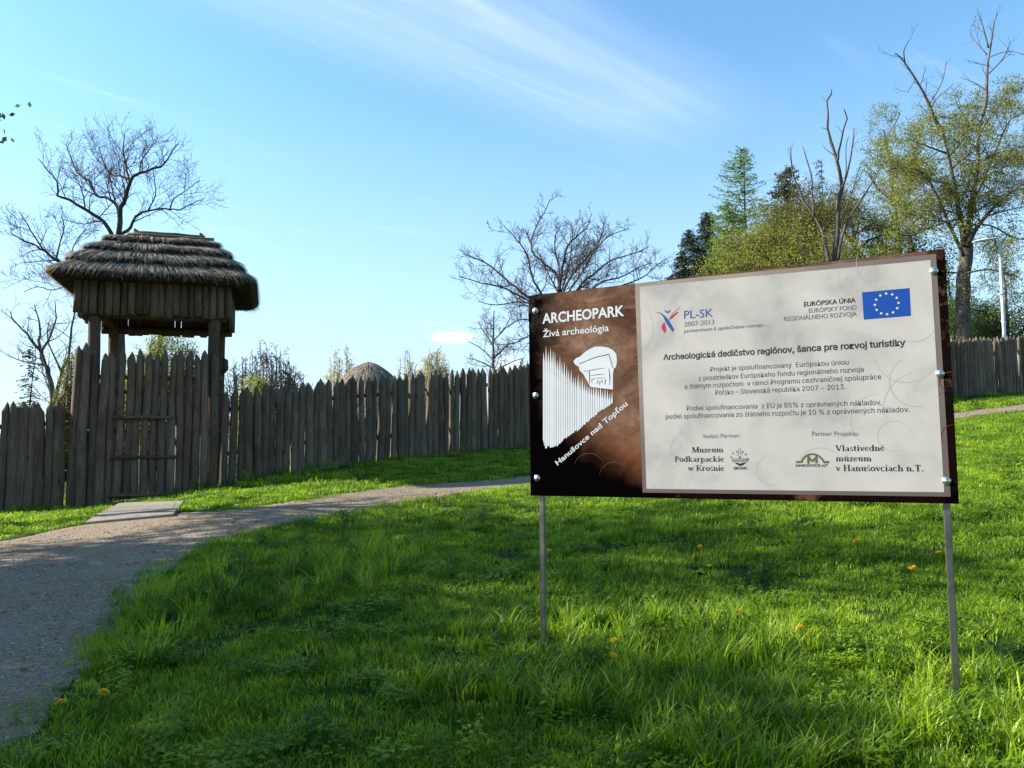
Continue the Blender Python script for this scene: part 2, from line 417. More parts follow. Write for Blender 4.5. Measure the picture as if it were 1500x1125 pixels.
# ------------------------------------------------------------------ palisades
def picket_mesh(name, h, w, seed, sharp=.16, depth=.5, z0=-.15):
    """split log: rounded front, flatter back, pointed top. base at z=0"""
    r = random.Random(seed); sides = 9; rings = [z0, h * .2, h * .42, h * .63, h * .82, h - sharp]
    vs = []; bx, by = 0, 0; ph = r.uniform(0, 6)
    rad = [1 + r.uniform(-.10, .10) for _ in range(sides)]
    for i, z in enumerate(rings):
        bx = math.sin(z * 1.3 + ph) * w * .10 + r.uniform(-.05, .05) * w; by = math.cos(z * 1.1 + ph) * w * .05
        k = 1.08 - .12 * i / 5 + r.uniform(-.05, .05)
        for s in range(sides):
            a = 2 * math.pi * s / sides; x = math.cos(a) * w / 2 * k * rad[s]; y = math.sin(a) * w / 2 * k * rad[s]
            if y > 0: y *= .35
            vs.append((bx + x, by + y, z))
    # point: a short shoulder ring then the tip, chopped a little sideways
    tx = bx + r.uniform(-.16, .16) * w
    for s in range(sides):
        x, y, z = vs[(len(rings) - 1) * sides + s]
        vs.append((tx + (x - bx) * .5, by + (y - by) * .5, h - sharp * .45 + r.uniform(-.01, .01)))
    vs.append((tx, by, h))
    n = len(rings) + 1
    fs = [(i * sides + k, i * sides + (k + 1) % sides, (i + 1) * sides + (k + 1) % sides, (i + 1) * sides + k) for i in range(n - 1) for k in range(sides)]
    fs += [((n - 1) * sides + k, (n - 1) * sides + (k + 1) % sides, n * sides) for k in range(sides)]
    m = mesh_of(name, vs, fs, False)
    m.polygons.foreach_set('use_smooth', np.array([len(f) == 4 and max(f) < len(rings) * sides for f in fs]))
    m.materials.append(MAT['wood']); return m
PICK = [picket_mesh('picket', 2.0, .172 + .05 * ((k * 7) % 5 - 2) / 2.5 * .7, 100 + k, .15 + .02 * (k % 4)) for k in range(14)]
FENCE_R = [(-5.86, 16.45), (-4.98, 16.95), (-2.4, 18.95), (.44, 21), (7.5, 24.6), (15.2, 27.8), (18.1, 28.7), (22, 30)]
FENCE_L = [(-14.5, 14.2), (-12, 14.8), (-9.8, 15.35), (-8.68, 15.72)]
def top_r(x): return np.interp(x, [-5.9, -5.0, -2.4, .44, 7.5, 15.2, 18.1, 22], [2.68, 2.83, 3.26, 3.68, 4.45, 5.18, 5.42, 5.7])
def walk(pts, step_fn):
    pts = [np.array(p, float) for p in pts]; out = []; seg = 0; pos = pts[0].copy(); 
    while seg < len(pts) - 1:
        d = pts[seg + 1] - pts[seg]; L = np.linalg.norm(d); d /= L
        out.append((pos.copy(), math.atan2(d[1], d[0])))
        st = step_fn()
        while seg < len(pts) - 1:
            rest = np.linalg.norm(pts[seg + 1] - pos)
            if st <= rest: pos = pos + d * st; break
            st -= rest; pos = pts[seg + 1].copy(); seg += 1
            if seg < len(pts) - 1:
                d = pts[seg + 1] - pts[seg]; d /= np.linalg.norm(d)
    return out
def fence(pts, label, topf, seed):
    rg = random.Random(seed); p0 = pts[0]
    root = empty('palisade_fence', (p0[0], p0[1], hz(*p0))); tag(root, label, 'fence', 'log palisade fences')
    ws = {id(m): max(v.co.x for v in m.vertices) * 2 for m in PICK}
    cur = [PICK[0]]; st = walk(pts, lambda: .158 + rg.uniform(-.018, .014) + (.024 if rg.random() < .12 else 0))
    for (p, a) in st:
        m = rg.choice(PICK); z = hz(p[0], p[1]); h = topf(p[0]) - z + rg.uniform(-.035, .035)
        o = link('picket', m, None, root); o.location = (p[0] - p0[0], p[1] - p0[1], z - root.location.z)
        o.rotation_euler = (rg.uniform(-.012, .012), rg.uniform(-.014, .014), a + rg.uniform(-.2, .2)); o.scale = (1 + rg.uniform(-.12, .16), 1, h / 2.0)
    # rails on the far side
    for hgt in (.32, .78):
        b = MB()
        for i in range(len(pts) - 1):
            a, c = np.array(pts[i]), np.array(pts[i + 1]); d = (c - a) / np.linalg.norm(c - a); nrm = np.array((-d[1], d[0])) * .10
            k = max(2, int(np.linalg.norm(c - a) / .8)); P_ = []
            for j in range(k + 1):
                q = a + (c - a) * j / k + nrm; z = hz(*q); t = topf(q[0])
                P_.append((q[0] - p0[0], q[1] - p0[1], z + (t - z) * hgt - root.location.z + rg.uniform(-.01, .01)))
            b.tube(P_, [.045] * (k + 1), 7)
        b.build('rail', MAT['wood_brown'], root)
    return root
fence(FENCE_L, 'dark palisade of pointed split logs running left from the gate tower', lambda x: float(np.interp(x, [-14.5, -12, -9.8, -8.7], [2.22, 2.3, 2.36, 2.45])), 5)
fence(FENCE_R, 'long palisade of pointed grey split logs climbing right from the gate tower', lambda x: float(top_r(x)), 9)

# ------------------------------------------------------------------ gate tower
TA = Vector((.958, .288, 0)).normalized(); TB = Vector((-TA.y, TA.x, 0)); TO = Vector((-7.53, 17.18, 0)); TO.z = hz(-7.2, 16.1)
TROT = math.atan2(TA.y, TA.x)
tower = empty('gate_tower', TO, TROT); tag(tower, 'wooden gate tower with shaggy stepped thatched roof between the palisades', 'gatehouse')
def tz(z): return z - TO.z        # absolute height -> tower height
def build_tower():
    rg = random.Random(21)
    # four corner posts
    for (u, v) in ((-1.12, -1.03), (1.14, -1.03), (-1.12, 1.05), (1.14, 1.05)):
        b = MB(); n = 9; P_ = []; R_ = []
        for i in range(n):
            t = i / (n - 1); P_.append((u + math.sin(t * 5 + u) * .02, v + math.cos(t * 4) * .015, -.4 + t * (tz(4.75) + .4))); R_.append(.125 - .015 * t + rg.uniform(-.006, .006))
        b.tube(P_, R_, 12); b.build('post', MAT['wood_brown'], tower, True)
    # beams under the box
    for v in (-1.03, 1.05):
        b = MB(); b.tube([(-1.36, v, tz(4.16)), (0, v, tz(4.16)), (1.34, v, tz(4.16))], [.085, .09, .085], 10); b.build('beam', MAT['wood_brown'], tower, True)
    for u in (-1.12, 1.14):
        b = MB(); b.tube([(u, -1.12, tz(4.22)), (u, 0, tz(4.23)), (u, 1.2, tz(4.22))], [.075, .08, .075], 10); b.build('beam', MAT['wood_brown'], tower, True)
    # slats of the box, one by one
    sm = []
    for k in range(8):
        w = .128 + .012 * (k % 4); h = .98; r = random.Random(300 + k); S = 8; vs = []
        for i, z in enumerate((0, .3, .65, h)):
            for s in range(S):
                a = 2 * math.pi * s / S; y = math.sin(a) * w * .42
                if y > 0: y *= .3
                vs.append((math.cos(a) * w / 2 * (1 + r.uniform(-.08, .08)) + r.uniform(-.004, .004), y, z))
        fs = [(i * S + k2, i * S + (k2 + 1) % S, (i + 1) * S + (k2 + 1) % S, (i + 1) * S + k2) for i in range(3) for k2 in range(S)]
        fs += [tuple(range(S - 1, -1, -1)), tuple(3 * S + q for q in range(S))]
        m = mesh_of('wall_slat', vs, fs); m.polygons.foreach_set('use_smooth', np.array([len(f) == 4 for f in fs])); m.materials.append(MAT['wood']); sm.append(m)
    def run(a, b_, rot, z0, zj=.03):
        a, b_ = Vector(a), Vector(b_); L = (b_ - a).length; d = (b_ - a) / L; t = .07
        while t < L - .04:
            p = a + d * t; o = link('wall_slat', rg.choice(sm), None, tower); o.location = (p.x, p.y, tz(z0) + rg.uniform(-zj, zj)); o.rotation_euler = (rg.uniform(-.012, .012), rg.uniform(-.02, .02), rot + rg.uniform(-.1, .1)); t += .137 + rg.uniform(-.006, .012)
    run((-1.48, -1.17, 0), (1.48, -1.17, 0), 0, 4.14)
    run((-1.40, 1.2, 0), (1.38, 1.2, 0), math.pi, 4.08)
    run((-1.40, 1.12, 0), (-1.40, -1.08, 0), -math.pi / 2, 4.12)
    run((1.38, -1.08, 0), (1.38, 1.12, 0), math.pi / 2, 4.16)
    # floor boards inside the box
    # tall pickets of the gate wall
    tall = [picket_mesh('picket', 3.0, .15 + .02 * (k % 3), 500 + k, .17) for k in range(7)]
    short = [picket_mesh('picket', 1.42, .145 + .012 * (k % 3), 520 + k, .17, z0=0) for k in range(5)]
    door_m = [picket_mesh('slat', 1.66, .145 + .012 * (k % 3), 540 + k, .02, z0=0) for k in range(5)]
    v0 = -1.24; u = -1.36
    door = empty('door', (0, 0, 0)); door.parent = tower
    zt = tz(3.44)
    while u < 1.3:
        p = TO + TA * u + TB * v0; g = hz(p.x, p.y) - TO.z
        if -.70 < u < .52:
            o = link('picket', rg.choice(short), None, tower); o.location = (u, v0, zt - 1.42 + rg.uniform(-.05, .05))
            o.rotation_euler = (0, rg.uniform(-.015, .015), rg.uniform(-.15, .15))
            gg = max(g, -.1); q = link('slat', rg.choice(door_m), None, door); q.location = (u + rg.uniform(-.02, .02), v0 - .06, gg + .07)
            q.scale = (1, 1, (zt - 1.34 - gg - .07) / 1.66); q.rotation_euler = (0, rg.uniform(-.01, .01), rg.uniform(-.15, .15))
        else:
            o = link('picket', rg.choice(tall), None, tower); o.location = (u, v0, g); o.scale = (1, 1, (zt - g + rg.uniform(-.07, .05) + (.12 if u < -1.1 else 0)) / 3.0)
            o.rotation_euler = (0, rg.uniform(-.014, .014), rg.uniform(-.15, .15))
        u += .158 + rg.uniform(-.012, .012)
    for (z, uu0, uu1, r_) in ((1.62, -.66, .44, .036), (.84, -.68, .50, .036), (.10, -.68, .5, .036)):
        b = MB(); n = 6; b.tube([(uu0 + (uu1 - uu0) * i / (n - 1), v0 - .15, z + rg.uniform(-.012, .012)) for i in range(n)], [r_ + rg.uniform(-.004, .004) for _ in range(n)], 8)
        b.build('rail', MAT['wood_brown'], door, True)
    for z in (zt - .55, 2.12, 1.35):     # rails behind the tall pickets
        b = MB(); n = 6; b.tube([(-1.4 + 2.72 * i / (n - 1), v0 + .11, z + rg.uniform(-.01, .01)) for i in range(n)], [.045] * n, 8); b.build('rail', MAT['wood_brown'], tower, True)
    # small lantern-like knob on the right post
    b = MB(); b.tube([(1.30, -1.03, tz(3.0)), (1.36, -1.03, tz(3.1)), (1.36, -1.03, tz(3.28)), (1.30, -1.03, tz(3.34))], [.03, .06, .055, .02], 8); b.build('burl', MAT['bark_dark'], tower, True)
build_tower()

# thatch -------------------------------------------------------------
def mk_thatch():
    n = NT('old_thatch', .95, .12); pos = n.tc.outputs['Object']
    g = n.noise(pos, 55, 3, .7); a = n.noise(pos, 2.2, 4, .6); f = n.noise(pos, 14, 3, .6)
    v = n.math('ADD', n.math('MULTIPLY', g, .5), n.math('MULTIPLY', f, .5))
    col = n.ramp(v, (.36, c4(.10, .075, .055)), (.5, c4(.34, .27, .20)), (.64, c4(.72, .63, .50)))
    col = n.mix(n.mr(a, .45, .7, 0, .45), col, c4(.11, .075, .055)); n.color(col); n.translucent(col, .25); return n.m
MAT['thatch'] = mk_thatch()
n_ = NT('thatch_core', .98, .05); n_.color(c4(.045, .034, .026)); MAT['thatch_core'] = n_.m
EX0, EY0, EX1, EY1 = 1.83, 1.56, .72, .06
def roof_pt(ang, t):
    """ang: perimeter position 0..1, t: 0 eave .. 1 ridge; rounded rectangle shrinking upwards along a convex profile"""
    hx = EX1 + (EX0 - EX1) * (1 - t) ** 0.98; hy = EY1 + (EY0 - EY1) * (1 - t) ** 0.98; z = tz(4.84) + 1.17 * (1 - (1 - t) ** 1.28)
    per = 4 * (hx + hy); s = (ang % 1) * per
    def rect(s):
        if s < 2 * hx: return Vector((-hx + s, -hy)), Vector((0, -1))
        s -= 2 * hx
        if s < 2 * hy: return Vector((hx, -hy + s)), Vector((1, 0))
        s -= 2 * hy
        if s < 2 * hx: return Vector((hx - s, hy)), Vector((0, 1))
        s -= 2 * hx
        return Vector((-hx, hy - s)), Vector((-1, 0))
    p, nrm = rect(s)
    # soften the corners
    k = .22 * (1 - t) + .03
    cx = max(abs(p.x) - (hx - k), 0); cy = max(abs(p.y) - (hy - k), 0)
    if cx > 0 and cy > 0:
        d = math.hypot(cx, cy)
        if d > k:
            q = k / d; p = Vector((math.copysign(hx - k + cx * q, p.x), math.copysign(hy - k + cy * q, p.y)))
        nrm = Vector((math.copysign(cx, p.x), math.copysign(cy, p.y))).normalized()
    return Vector((p.x, p.y, z)), Vector((nrm.x, nrm.y, 0))
def build_roof():
    rg = random.Random(77)
    NA = 96
    # stepped core under the straw
    courses = [(0.0, .30), (.24, .54), (.48, .78), (.72, 1.0)]
    off = .16
    for ci, (t0, t1) in enumerate(courses):
        vs = []; fs = []
        for (tt, o_, dz) in ((t0, -.02, -.05), (t0, off * .8, .0), (t1, .02, .0)):
            for a in range(NA):
                p, nn = roof_pt(a / NA, tt); vs.append(p + nn * o_ + Vector((0, 0, dz + (.05 if o_ > 0 else 0))))
        for i in range(2): fs += [(i * NA + a, i * NA + (a + 1) % NA, (i + 1) * NA + (a + 1) % NA, (i + 1) * NA + a) for a in range(NA)]
        if ci == 0: fs.append(tuple(range(NA - 1, -1, -1)))
        if ci == len(courses) - 1: fs.append(tuple(2 * NA + a for a in range(NA)))
        core = link('thatch_core', mesh_of('thatch_core', vs, fs), MAT['thatch_core'], tower)
        V, Fc = [], []
        per = 4 * (EX0 + EY0) * (1 - t0 * .6)
        nS = int(per / .0105)
        for layer in range(3):
            for k in range(nS):
                a = (k + rg.random()) / nS + layer * .31
                clump = math.sin(a * 140 + ci * 2) * .5 + math.sin(a * 311 + ci) * .5
                hang = .10 + .035 * clump + rg.gauss(0, .045) + (.09 if rg.random() < .07 else 0) - layer * .035
                p1, n1 = roof_pt(a + rg.gauss(0, .0012), min(t1, t0 + (.24 if layer else .28)))
                sag = .018 * math.sin(a * 44 + ci * 3) + .014 * math.sin(a * 97 + ci * 5) + .01 * math.sin(a * 230 + ci)
                p0, n0 = roof_pt(a, max(t0 + sag, -.02) if ci else t0)
                up = Vector((0, 0, 1)); lift = off * (.95 - layer * .25) + rg.uniform(-.02, .03)
                slope = (p0 - p1); slope.normalize()
                A = p1 + n1 * (.015 + rg.uniform(0, .02)) + up * .01; B = p0 + n0 * lift * .75 + up * lift * .75
                Cc = B + (slope + Vector((0, 0, -.38 - layer * .25))).normalized() * max(hang, .03) * 1.15 + Vector((rg.gauss(0, .012), rg.gauss(0, .012), 0))
                w = rg.uniform(.005, .0085); side = n0.cross(up).normalized() * w; tw = up * rg.uniform(-.006, .006)
                b = len(V); V += [A - side, A + side + tw, B - side, B + side + tw, Cc]
                Fc += [(b, b + 1, b + 3), (b, b + 3, b + 2), (b + 2, b + 3, b + 4)]
        m = mesh_of('thatch_course', np.array([tuple(v) for v in V], np.float32), np.array(Fc)); 
        o = link('thatch_course', m, MAT['thatch'], tower); o['kind'] = 'stuff'
    # straw hanging along the soffit
    V, Fc = [], []
    for k in range(5200):
        a = rg.random(); p, nn = roof_pt(a, 0); q = p - nn * rg.uniform(.0, .42); q.z = p.z - rg.uniform(-.02, .03) ; e = q + Vector((nn.x, nn.y, 0)) * rg.uniform(.08, .26) + Vector((rg.gauss(0, .02), rg.gauss(0, .02), -rg.uniform(.0, .09)))
        s = nn.cross(Vector((0, 0, 1))) * .007; b = len(V); V += [q - s, q + s, e]; Fc.append((b, b + 1, b + 2))
    o = link('thatch_soffit', mesh_of('thatch_soffit', np.array([tuple(v) for v in V], np.float32), np.array(Fc)), MAT['thatch'], tower); o['kind'] = 'stuff'
    # ridge: two long poles with cross pegs
    zr = tz(6.05)
    for (v, z, x0, x1) in ((-.13, 0.0, -.72, 1.02), (.13, .0, -.8, .85), (0.0, .09, -.62, .82)):
        b = MB(); n = 6; b.tube([(x0 + (x1 - x0) * i / (n - 1), v + rg.uniform(-.01, .01), zr + z + rg.uniform(-.01, .01)) for i in range(n)], [.045 - .002 * i for i in range(n)], 8); b.build('ridge_pole', MAT['wood'], tower, True)
    for u in (-.58, .74):
        b = MB(); b.tube([(u - .01, -.30, zr - .22), (u, .0, zr + .10), (u + .02, .05, zr + .15)], [.03, .028, .022], 7); b.build('ridge_peg', MAT['wood'], tower, True)
        b = MB(); b.tube([(u + .01, .30, zr - .22), (u, .0, zr + .11), (u - .02, -.05, zr + .15)], [.03, .028, .022], 7); b.build('ridge_peg', MAT['wood'], tower, True)
build_roof()

# threshold slabs
def build_threshold():
    A, B, D_, E = G(176, 741), G(270, 738.5), G(254, 759), G(121, 771.5)
    root = empty('threshold', ((A + B + D_ + E) / 4)); tag(root, 'pale grey threshold of long flat slabs lying before the closed gate', 'paving')
    n = NT('pale_concrete', .9, .2); g = n.noise(n.tc.outputs['Object'], 14, 5, .7); n.color(n.mix(n.rnd(), n.ramp(g, (.3, c4(.12, .10, .08)), (.7, c4(.22, .19, .16))), n.ramp(g, (.3, c4(.16, .14, .115)), (.7, c4(.29, .26, .22))))).bump(g, .4, .01)
    cuts = [0, .27, .60, 1.0]; rg = random.Random(2)
    for i in range(3):
        t0, t1 = cuts[i] + .035, cuts[i + 1] - .035
        q = [A.lerp(E, t0), B.lerp(D_, t0), B.lerp(D_, t1), A.lerp(E, t1)]
        top = [Vector((p.x, p.y, hz(p.x, p.y) + .06 + rg.uniform(-.008, .008))) - root.location for p in q]; bot = [p - Vector((0, 0, .14)) for p in top]
        c_ = sum(top, Vector()) / 4; inn = [p + (c_ - p).normalized() * .015 for p in top]; top2 = [p - Vector((0, 0, .012)) for p in top]
        vs = inn + top2 + bot; fs = [(3, 2, 1, 0)] + [(k, (k + 1) % 4, 4 + (k + 1) % 4, 4 + k) for k in range(4)] + [(4 + k, 4 + (k + 1) % 4, 8 + (k + 1) % 4, 8 + k) for k in range(4)] + [(8, 9, 10, 11)]
        MB().add(vs, fs).build('slab', n.m, root)
build_threshold()

# ------------------------------------------------------------------ information board
def solve_board():
    d = [ray(*p) / ray(*p).y for p in ((774, 433), (1384, 364), (1405, 738), (777, 726))]   # TL TR BR BL, unit depth
    # TL*a + BR*c = TR*b + BL*e (camera at origin), b = fixed depth
    A = np.array([[d[0][i], d[2][i], -d[3][i]] for i in range(3)]); b = np.array([d[1][i] for i in range(3)])
    a, c, e = np.linalg.solve(A, b)
    k = 4.12; dep = (a * k, k, c * k, e * k)
    return [CAMP + d[i] * dep[i] for i in range(4)]
BC = solve_board()
_bl, _br, _tl = BC[3], BC[2], BC[0]
BU = (_br - _bl); BW = BU.length; BU.normalize()
BV = (_tl - _bl); BV = (BV - BU * BV.dot(BU)); BH = (BV.length + ((BC[1] - BC[2]) - BU * (BC[1] - BC[2]).dot(BU)).length) / 2; BV.normalize()
BN = BU.cross(BV).normalized()                     # towards the reader
def uv(px, py):
    r = ray(px, py); t = (_bl - CAMP).dot(BN) / r.dot(BN); p = CAMP + r * t - _bl; return (p.dot(BU), p.dot(BV))
board = empty('information_board', (0, 0, 0)); tag(board, 'large brown and white information board on two steel posts in the lawn', 'sign')
BM = Matrix((BU, BV, BN)).transposed().to_4x4(); BM.translation = _bl
# root sits on the ground under the board centre
_bc = _bl + BU * BW / 2; board.location = (_bc.x, _bc.y, hz(_bc.x, _bc.y))
def bput(o, parent=None):
    """board-plane coordinates (u, v, out) -> child of the board"""
    if parent is None:
        o.parent = board; o.matrix_parent_inverse = Matrix.Identity(4); o.matrix_basis = Matrix.Translation(-board.location) @ BM @ o.matrix_basis
    else: o.parent = parent
    return o
def flat_mat(name, col, rough=.45, var=0.0):
    n = NT(name, rough, .35)
    if var:
        g = n.noise(n.tc.outputs['Object'], 5, 4, .6); n.color(n.mix(n.mr(g, .35, .68), c4(*col), c4(*[x * (1 - var) for x in col])))
    else: n.color(c4(*col))
    return n.m
M_DARK = flat_mat('print_black', (.022, .02, .03)); M_GREY = flat_mat('print_grey', (.05, .05, .06)); M_LGREY = flat_mat('print_light_grey', (.10, .105, .12))
M_BLUE = flat_mat('print_blue', (.02, .065, .23)); M_LBLUE = flat_mat('print_grey_blue', (.075, .11, .17)); M_RED = flat_mat('print_red', (.36, .02, .05)); M_FLAG = flat_mat('print_flag_blue', (.003, .052, .30))
M_WHITE = flat_mat('print_white', (.52, .56, .60), .4, .08); M_YEL = flat_mat('print_yellow', (.7, .62, .15)); M_OLIVE = flat_mat('print_olive', (.09, .105, .04))
M_STEEL = NT('galvanised_steel', .32, .5, .9)
_g = M_STEEL.noise(M_STEEL.tc.outputs['Object'], 12, 4, .6); M_STEEL.color(M_STEEL.ramp(_g, (.3, c4(.17, .17, .155)), (.7, c4(.30, .30, .27)))); M_STEEL = M_STEEL.m
def build_board():
    # plate
    n = NT('board_edge', .5, .02); n.color(c4(.006, .005, .005))
    b = MB(); b.box(BW / 2, BH / 2, -.011, BW, BH, .02, bev=.0015); o = b.build('panel', n.m, None); bput(o)
    # brown artwork sheet
    n = NT('brown_artwork', .5, .0); pos = n.tc.outputs['Object']; sp = n.N('ShaderNodeSeparateXYZ'); n.L(pos, sp.inputs[0]); X, Y = sp.outputs[0], sp.outputs[1]
    a = n.noise(pos, 3.2, 6, .62, .6); f = n.noise(pos, 14, 5, .7, .3); lin = n.noise(n.vec('MULTIPLY', pos, (1.2, 9, 1)), 2.5, 5, .7, .5)
    # how light the ground is: dark at the left edge, at the foot and at the right edge
    u = n.math('DIVIDE', X, BW); v = n.math('DIVIDE', Y, BH)
    l1 = n.mr(n.math('ADD', u, n.math('MULTIPLY', n.math('SUBTRACT', a, .5), .12)), .012, .105)
    dg = n.math('ADD', v, n.math('MULTIPLY', u, 1.15)); l2 = n.mr(n.math('ADD', dg, n.math('MULTIPLY', n.math('SUBTRACT', a, .5), .22)), .34, .56)
    r1 = n.math('MAXIMUM', n.mr(n.math('ADD', u, n.math('MULTIPLY', n.math('SUBTRACT', f, .5), .05)), .985, .955, .06, 1), n.math('MULTIPLY', n.mr(f, .5, .62), n.mr(v, .35, .55, .0, .6)))
    bt = n.math('MAXIMUM', n.mr(v, .025, .07, .05, 1), n.mr(a, .58, .7, 0, .5))
    lum = n.math('POWER', n.math('MULTIPLY', n.math('MULTIPLY', l1, l2), n.math('MULTIPLY', r1, bt)), 1.2)
    col = n.ramp(a, (.3, c4(.05, .024, .015)), (.46, c4(.115, .062, .040)), (.6, c4(.19, .115, .078)), (.75, c4(.26, .175, .125)))
    col = n.mix(n.mr(f, .40, .66, 0, .55), col, c4(.085, .038, .025)); col = n.mix(n.mr(lin, .52, .7, 0, .4), col, c4(.27, .185, .135))
    col = n.mix(n.mr(n.math('ADD', v, n.math('MULTIPLY', a, .3)), .55, .25, 0, .6), col, c4(.18, .062, .024))
    col = n.mix(lum, c4(.0016, .001, .0012), col)
    # torn grey patches in the upper left
    col = n.mix(n.math('MULTIPLY', n.mr(f, .42, .62, 0, .7), n.math('MULTIPLY', n.mr(u, .16, .04), n.mr(v, .72, .95))), col, c4(.045, .04, .038))
    n.color(col)
    sheet = MB(); sheet.box(BW / 2, BH / 2, -.0003, BW - .004, BH - .004, .001); bput(sheet.build('artwork_sheet', n.m))
    # layered pale panels
    def quad(name, pts, z, mat, parent=None):
        q = [uv(*p) for p in pts]; vs = [(x, y, z) for x, y in q]; o = link(name, mesh_of(name, vs, [tuple(range(len(vs)))[::-1]]), mat)
        nrm = o.data.polygons[0].normal
        if nrm.z < 0: o.data.flip_normals()
        bput(o); return o
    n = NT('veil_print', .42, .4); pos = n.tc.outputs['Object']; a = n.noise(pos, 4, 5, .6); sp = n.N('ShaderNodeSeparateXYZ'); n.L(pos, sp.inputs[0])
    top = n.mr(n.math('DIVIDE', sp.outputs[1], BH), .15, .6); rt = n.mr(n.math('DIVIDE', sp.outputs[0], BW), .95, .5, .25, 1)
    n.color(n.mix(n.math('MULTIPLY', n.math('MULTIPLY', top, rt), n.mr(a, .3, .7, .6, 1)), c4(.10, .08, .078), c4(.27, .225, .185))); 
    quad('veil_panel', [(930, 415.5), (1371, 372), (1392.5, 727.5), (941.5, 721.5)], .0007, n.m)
    n = NT('pale_print', .4, .4); pos = n.tc.outputs['Object']; a = n.noise(pos, 2.6, 5, .55, .4); f = n.noise(pos, 11, 5, .7, 1.2)
    col = n.ramp(a, (.3, c4(.28, .28, .27)), (.5, c4(.40, .385, .37)), (.7, c4(.46, .44, .42)))
    col = n.mix(n.mr(f, .5, .72, 0, .22), col, c4(.30, .30, .29)); n.color(col)
    quad('text_panel', [(937, 420), (1363, 381), (1383, 721), (947, 716)], .0011, n.m)
    # faint scrolls
    M_SC = flat_mat('scroll_dark', (.085, .035, .025)); M_SP = flat_mat('scroll_pale', (.32, .31, .30)); M_SR = flat_mat('scroll_red', (.10, .02, .012))
    def arc(cx, cy, r, a0, a1, w, mat, z, name='scroll', ry=None, taper=True):
        c = uv(cx, cy); k = BW / 620; n_ = 26; vs = []; ry = ry or r
        for i in range(n_ + 1):
            t = i / n_; a = math.radians(a0 + (a1 - a0) * t); ww = w * k * (math.sin(math.pi * t) * .8 + .2 if taper else 1) / 2
            rr = 1 - .12 * t
            for sg in (-1, 1): vs.append((c[0] + math.cos(a) * (r * k * rr + sg * ww), c[1] + math.sin(a) * (ry * k * rr + sg * ww), z))
        fs = [(2 * i, 2 * i + 1, 2 * i + 3, 2 * i + 2) for i in range(n_)]
        me = mesh_of(name, vs, fs)
        if me.polygons[0].normal.z < 0: me.flip_normals()
        o = link(name, me, mat); bput(o)
    z = .0005
    for i, (cx, cy, r, a0, a1, w) in enumerate(((853, 432, 30, -200, 40, .8), (848, 470, 26, -60, 190, .9), (905, 480, 30, 90, 330, .9), (895, 490, 22, 100, 300, 1.3), (842, 430, 12, 0, 300, .9), (913, 488, 7, 0, 350, 2.6),
                                       (845, 495, 22, 200, 300, 1.2), (900, 590, 60, 285, 340, 1.2), (870, 640, 28, -40, 60, .9), (862, 690, 30, 10, 160, .9), (898, 700, 26, 20, 170, .9))):
        arc(cx, cy, r, a0, a1, w, M_SC if cy < 600 else M_SR, z + i * .00001)
    z = .0013
    for i, (cx, cy, r, a0, a1, w) in enumerate(((905, 480, 62, -70, 65, 1.0), (1265, 405, 32, 150, 330, 1.0), (1300, 385, 40, 160, 250, 1.6), (1330, 520, 40, 180, 330, 1.2), (1345, 560, 36, 120, 300, 1.5), (1290, 620, 40, 90, 250, 1.2),
                                       (1130, 690, 22, 60, 300, 1.2), (1310, 640, 22, 0, 300, 1.0), (1200, 690, 34, 30, 150, 1.0), (1340, 470, 30, 200, 340, 1.2), (1010, 660, 30, 100, 260, 1.0), (1350, 600, 50, 100, 200, 1.0))):
        arc(cx, cy, r, a0, a1, w, M_SP, z + i * .00001)
    for i, (cx, cy, r, a0, a1, w) in enumerate(((1393, 560, 14, 60, 250, 1.6), (1398, 640, 16, 90, 230, 1.4), (1392, 600, 24, 100, 200, 1.4))): arc(cx, cy, r, a0, a1, w, M_SR, z - .0003 + i * .00001)
    # ---- lettering
    ZT = .0017
    sans = None
    try:
        import os
        sans = bpy.data.fonts.load(os.path.join(bpy.utils.system_resource('DATAFILES'), 'fonts', 'Inter.woff2'))
    except Exception: pass
    CAPH = .727
    if sans:
        cu = bpy.data.curves.new('h', 'FONT'); cu.body = 'H'; cu.font = sans; t = bpy.data.objects.new('t', cu); C.objects.link(t); bpy.context.view_layer.update(); CAPH = t.dimensions.y; bpy.data.objects.remove(t)
    def text(s, p0, p1, cap, mat, bold=0.0, z=ZT, italic=0.0, name='lettering', fit=True, ft=None):
        ft = ft or (sans if (mat in (M_GREY, M_DARK) and s[:3] != 'EUR') else None)
        a, b_ = uv(*p0), uv(*p1); d = Vector((b_[0] - a[0], b_[1] - a[1])); L = d.length; ang = math.atan2(d.y, d.x)
        c1 = uv(p0[0], p0[1] - cap); caph = abs(c1[1] - a[1]) if abs(p0[1] - p1[1]) < 40 else cap * BW / 640
        cu = bpy.data.curves.new('lettering', 'FONT'); cu.body = s; cu.resolution_u = 3; cu.size = 1; cu.offset = bold; cu.shear = italic
        if ft: cu.font = ft
        t = bpy.data.objects.new('t', cu); C.objects.link(t); bpy.context.view_layer.update()
        me = bpy.data.meshes.new_from_object(t.evaluated_get(bpy.context.evaluated_depsgraph_get())); bpy.data.objects.remove(t); me.name = 'lettering'
        co = np.empty(len(me.vertices) * 3, np.float32); me.vertices.foreach_get('co', co); co = co.reshape(-1, 3)
        x0, x1 = co[:, 0].min(), co[:, 0].max(); sx = L / (x1 - x0); sy = caph / (.727 if not ft else CAPH)
        x = (co[:, 0] - x0) * sx; y = co[:, 1] * sy
        co[:, 0] = a[0] + x * math.cos(ang) - y * math.sin(ang); co[:, 1] = a[1] + x * math.sin(ang) + y * math.cos(ang); co[:, 2] = z
        me.vertices.foreach_set('co', co.ravel()); me.update(); me.materials.clear()
        o = link(name, me, mat); bput(o); return o
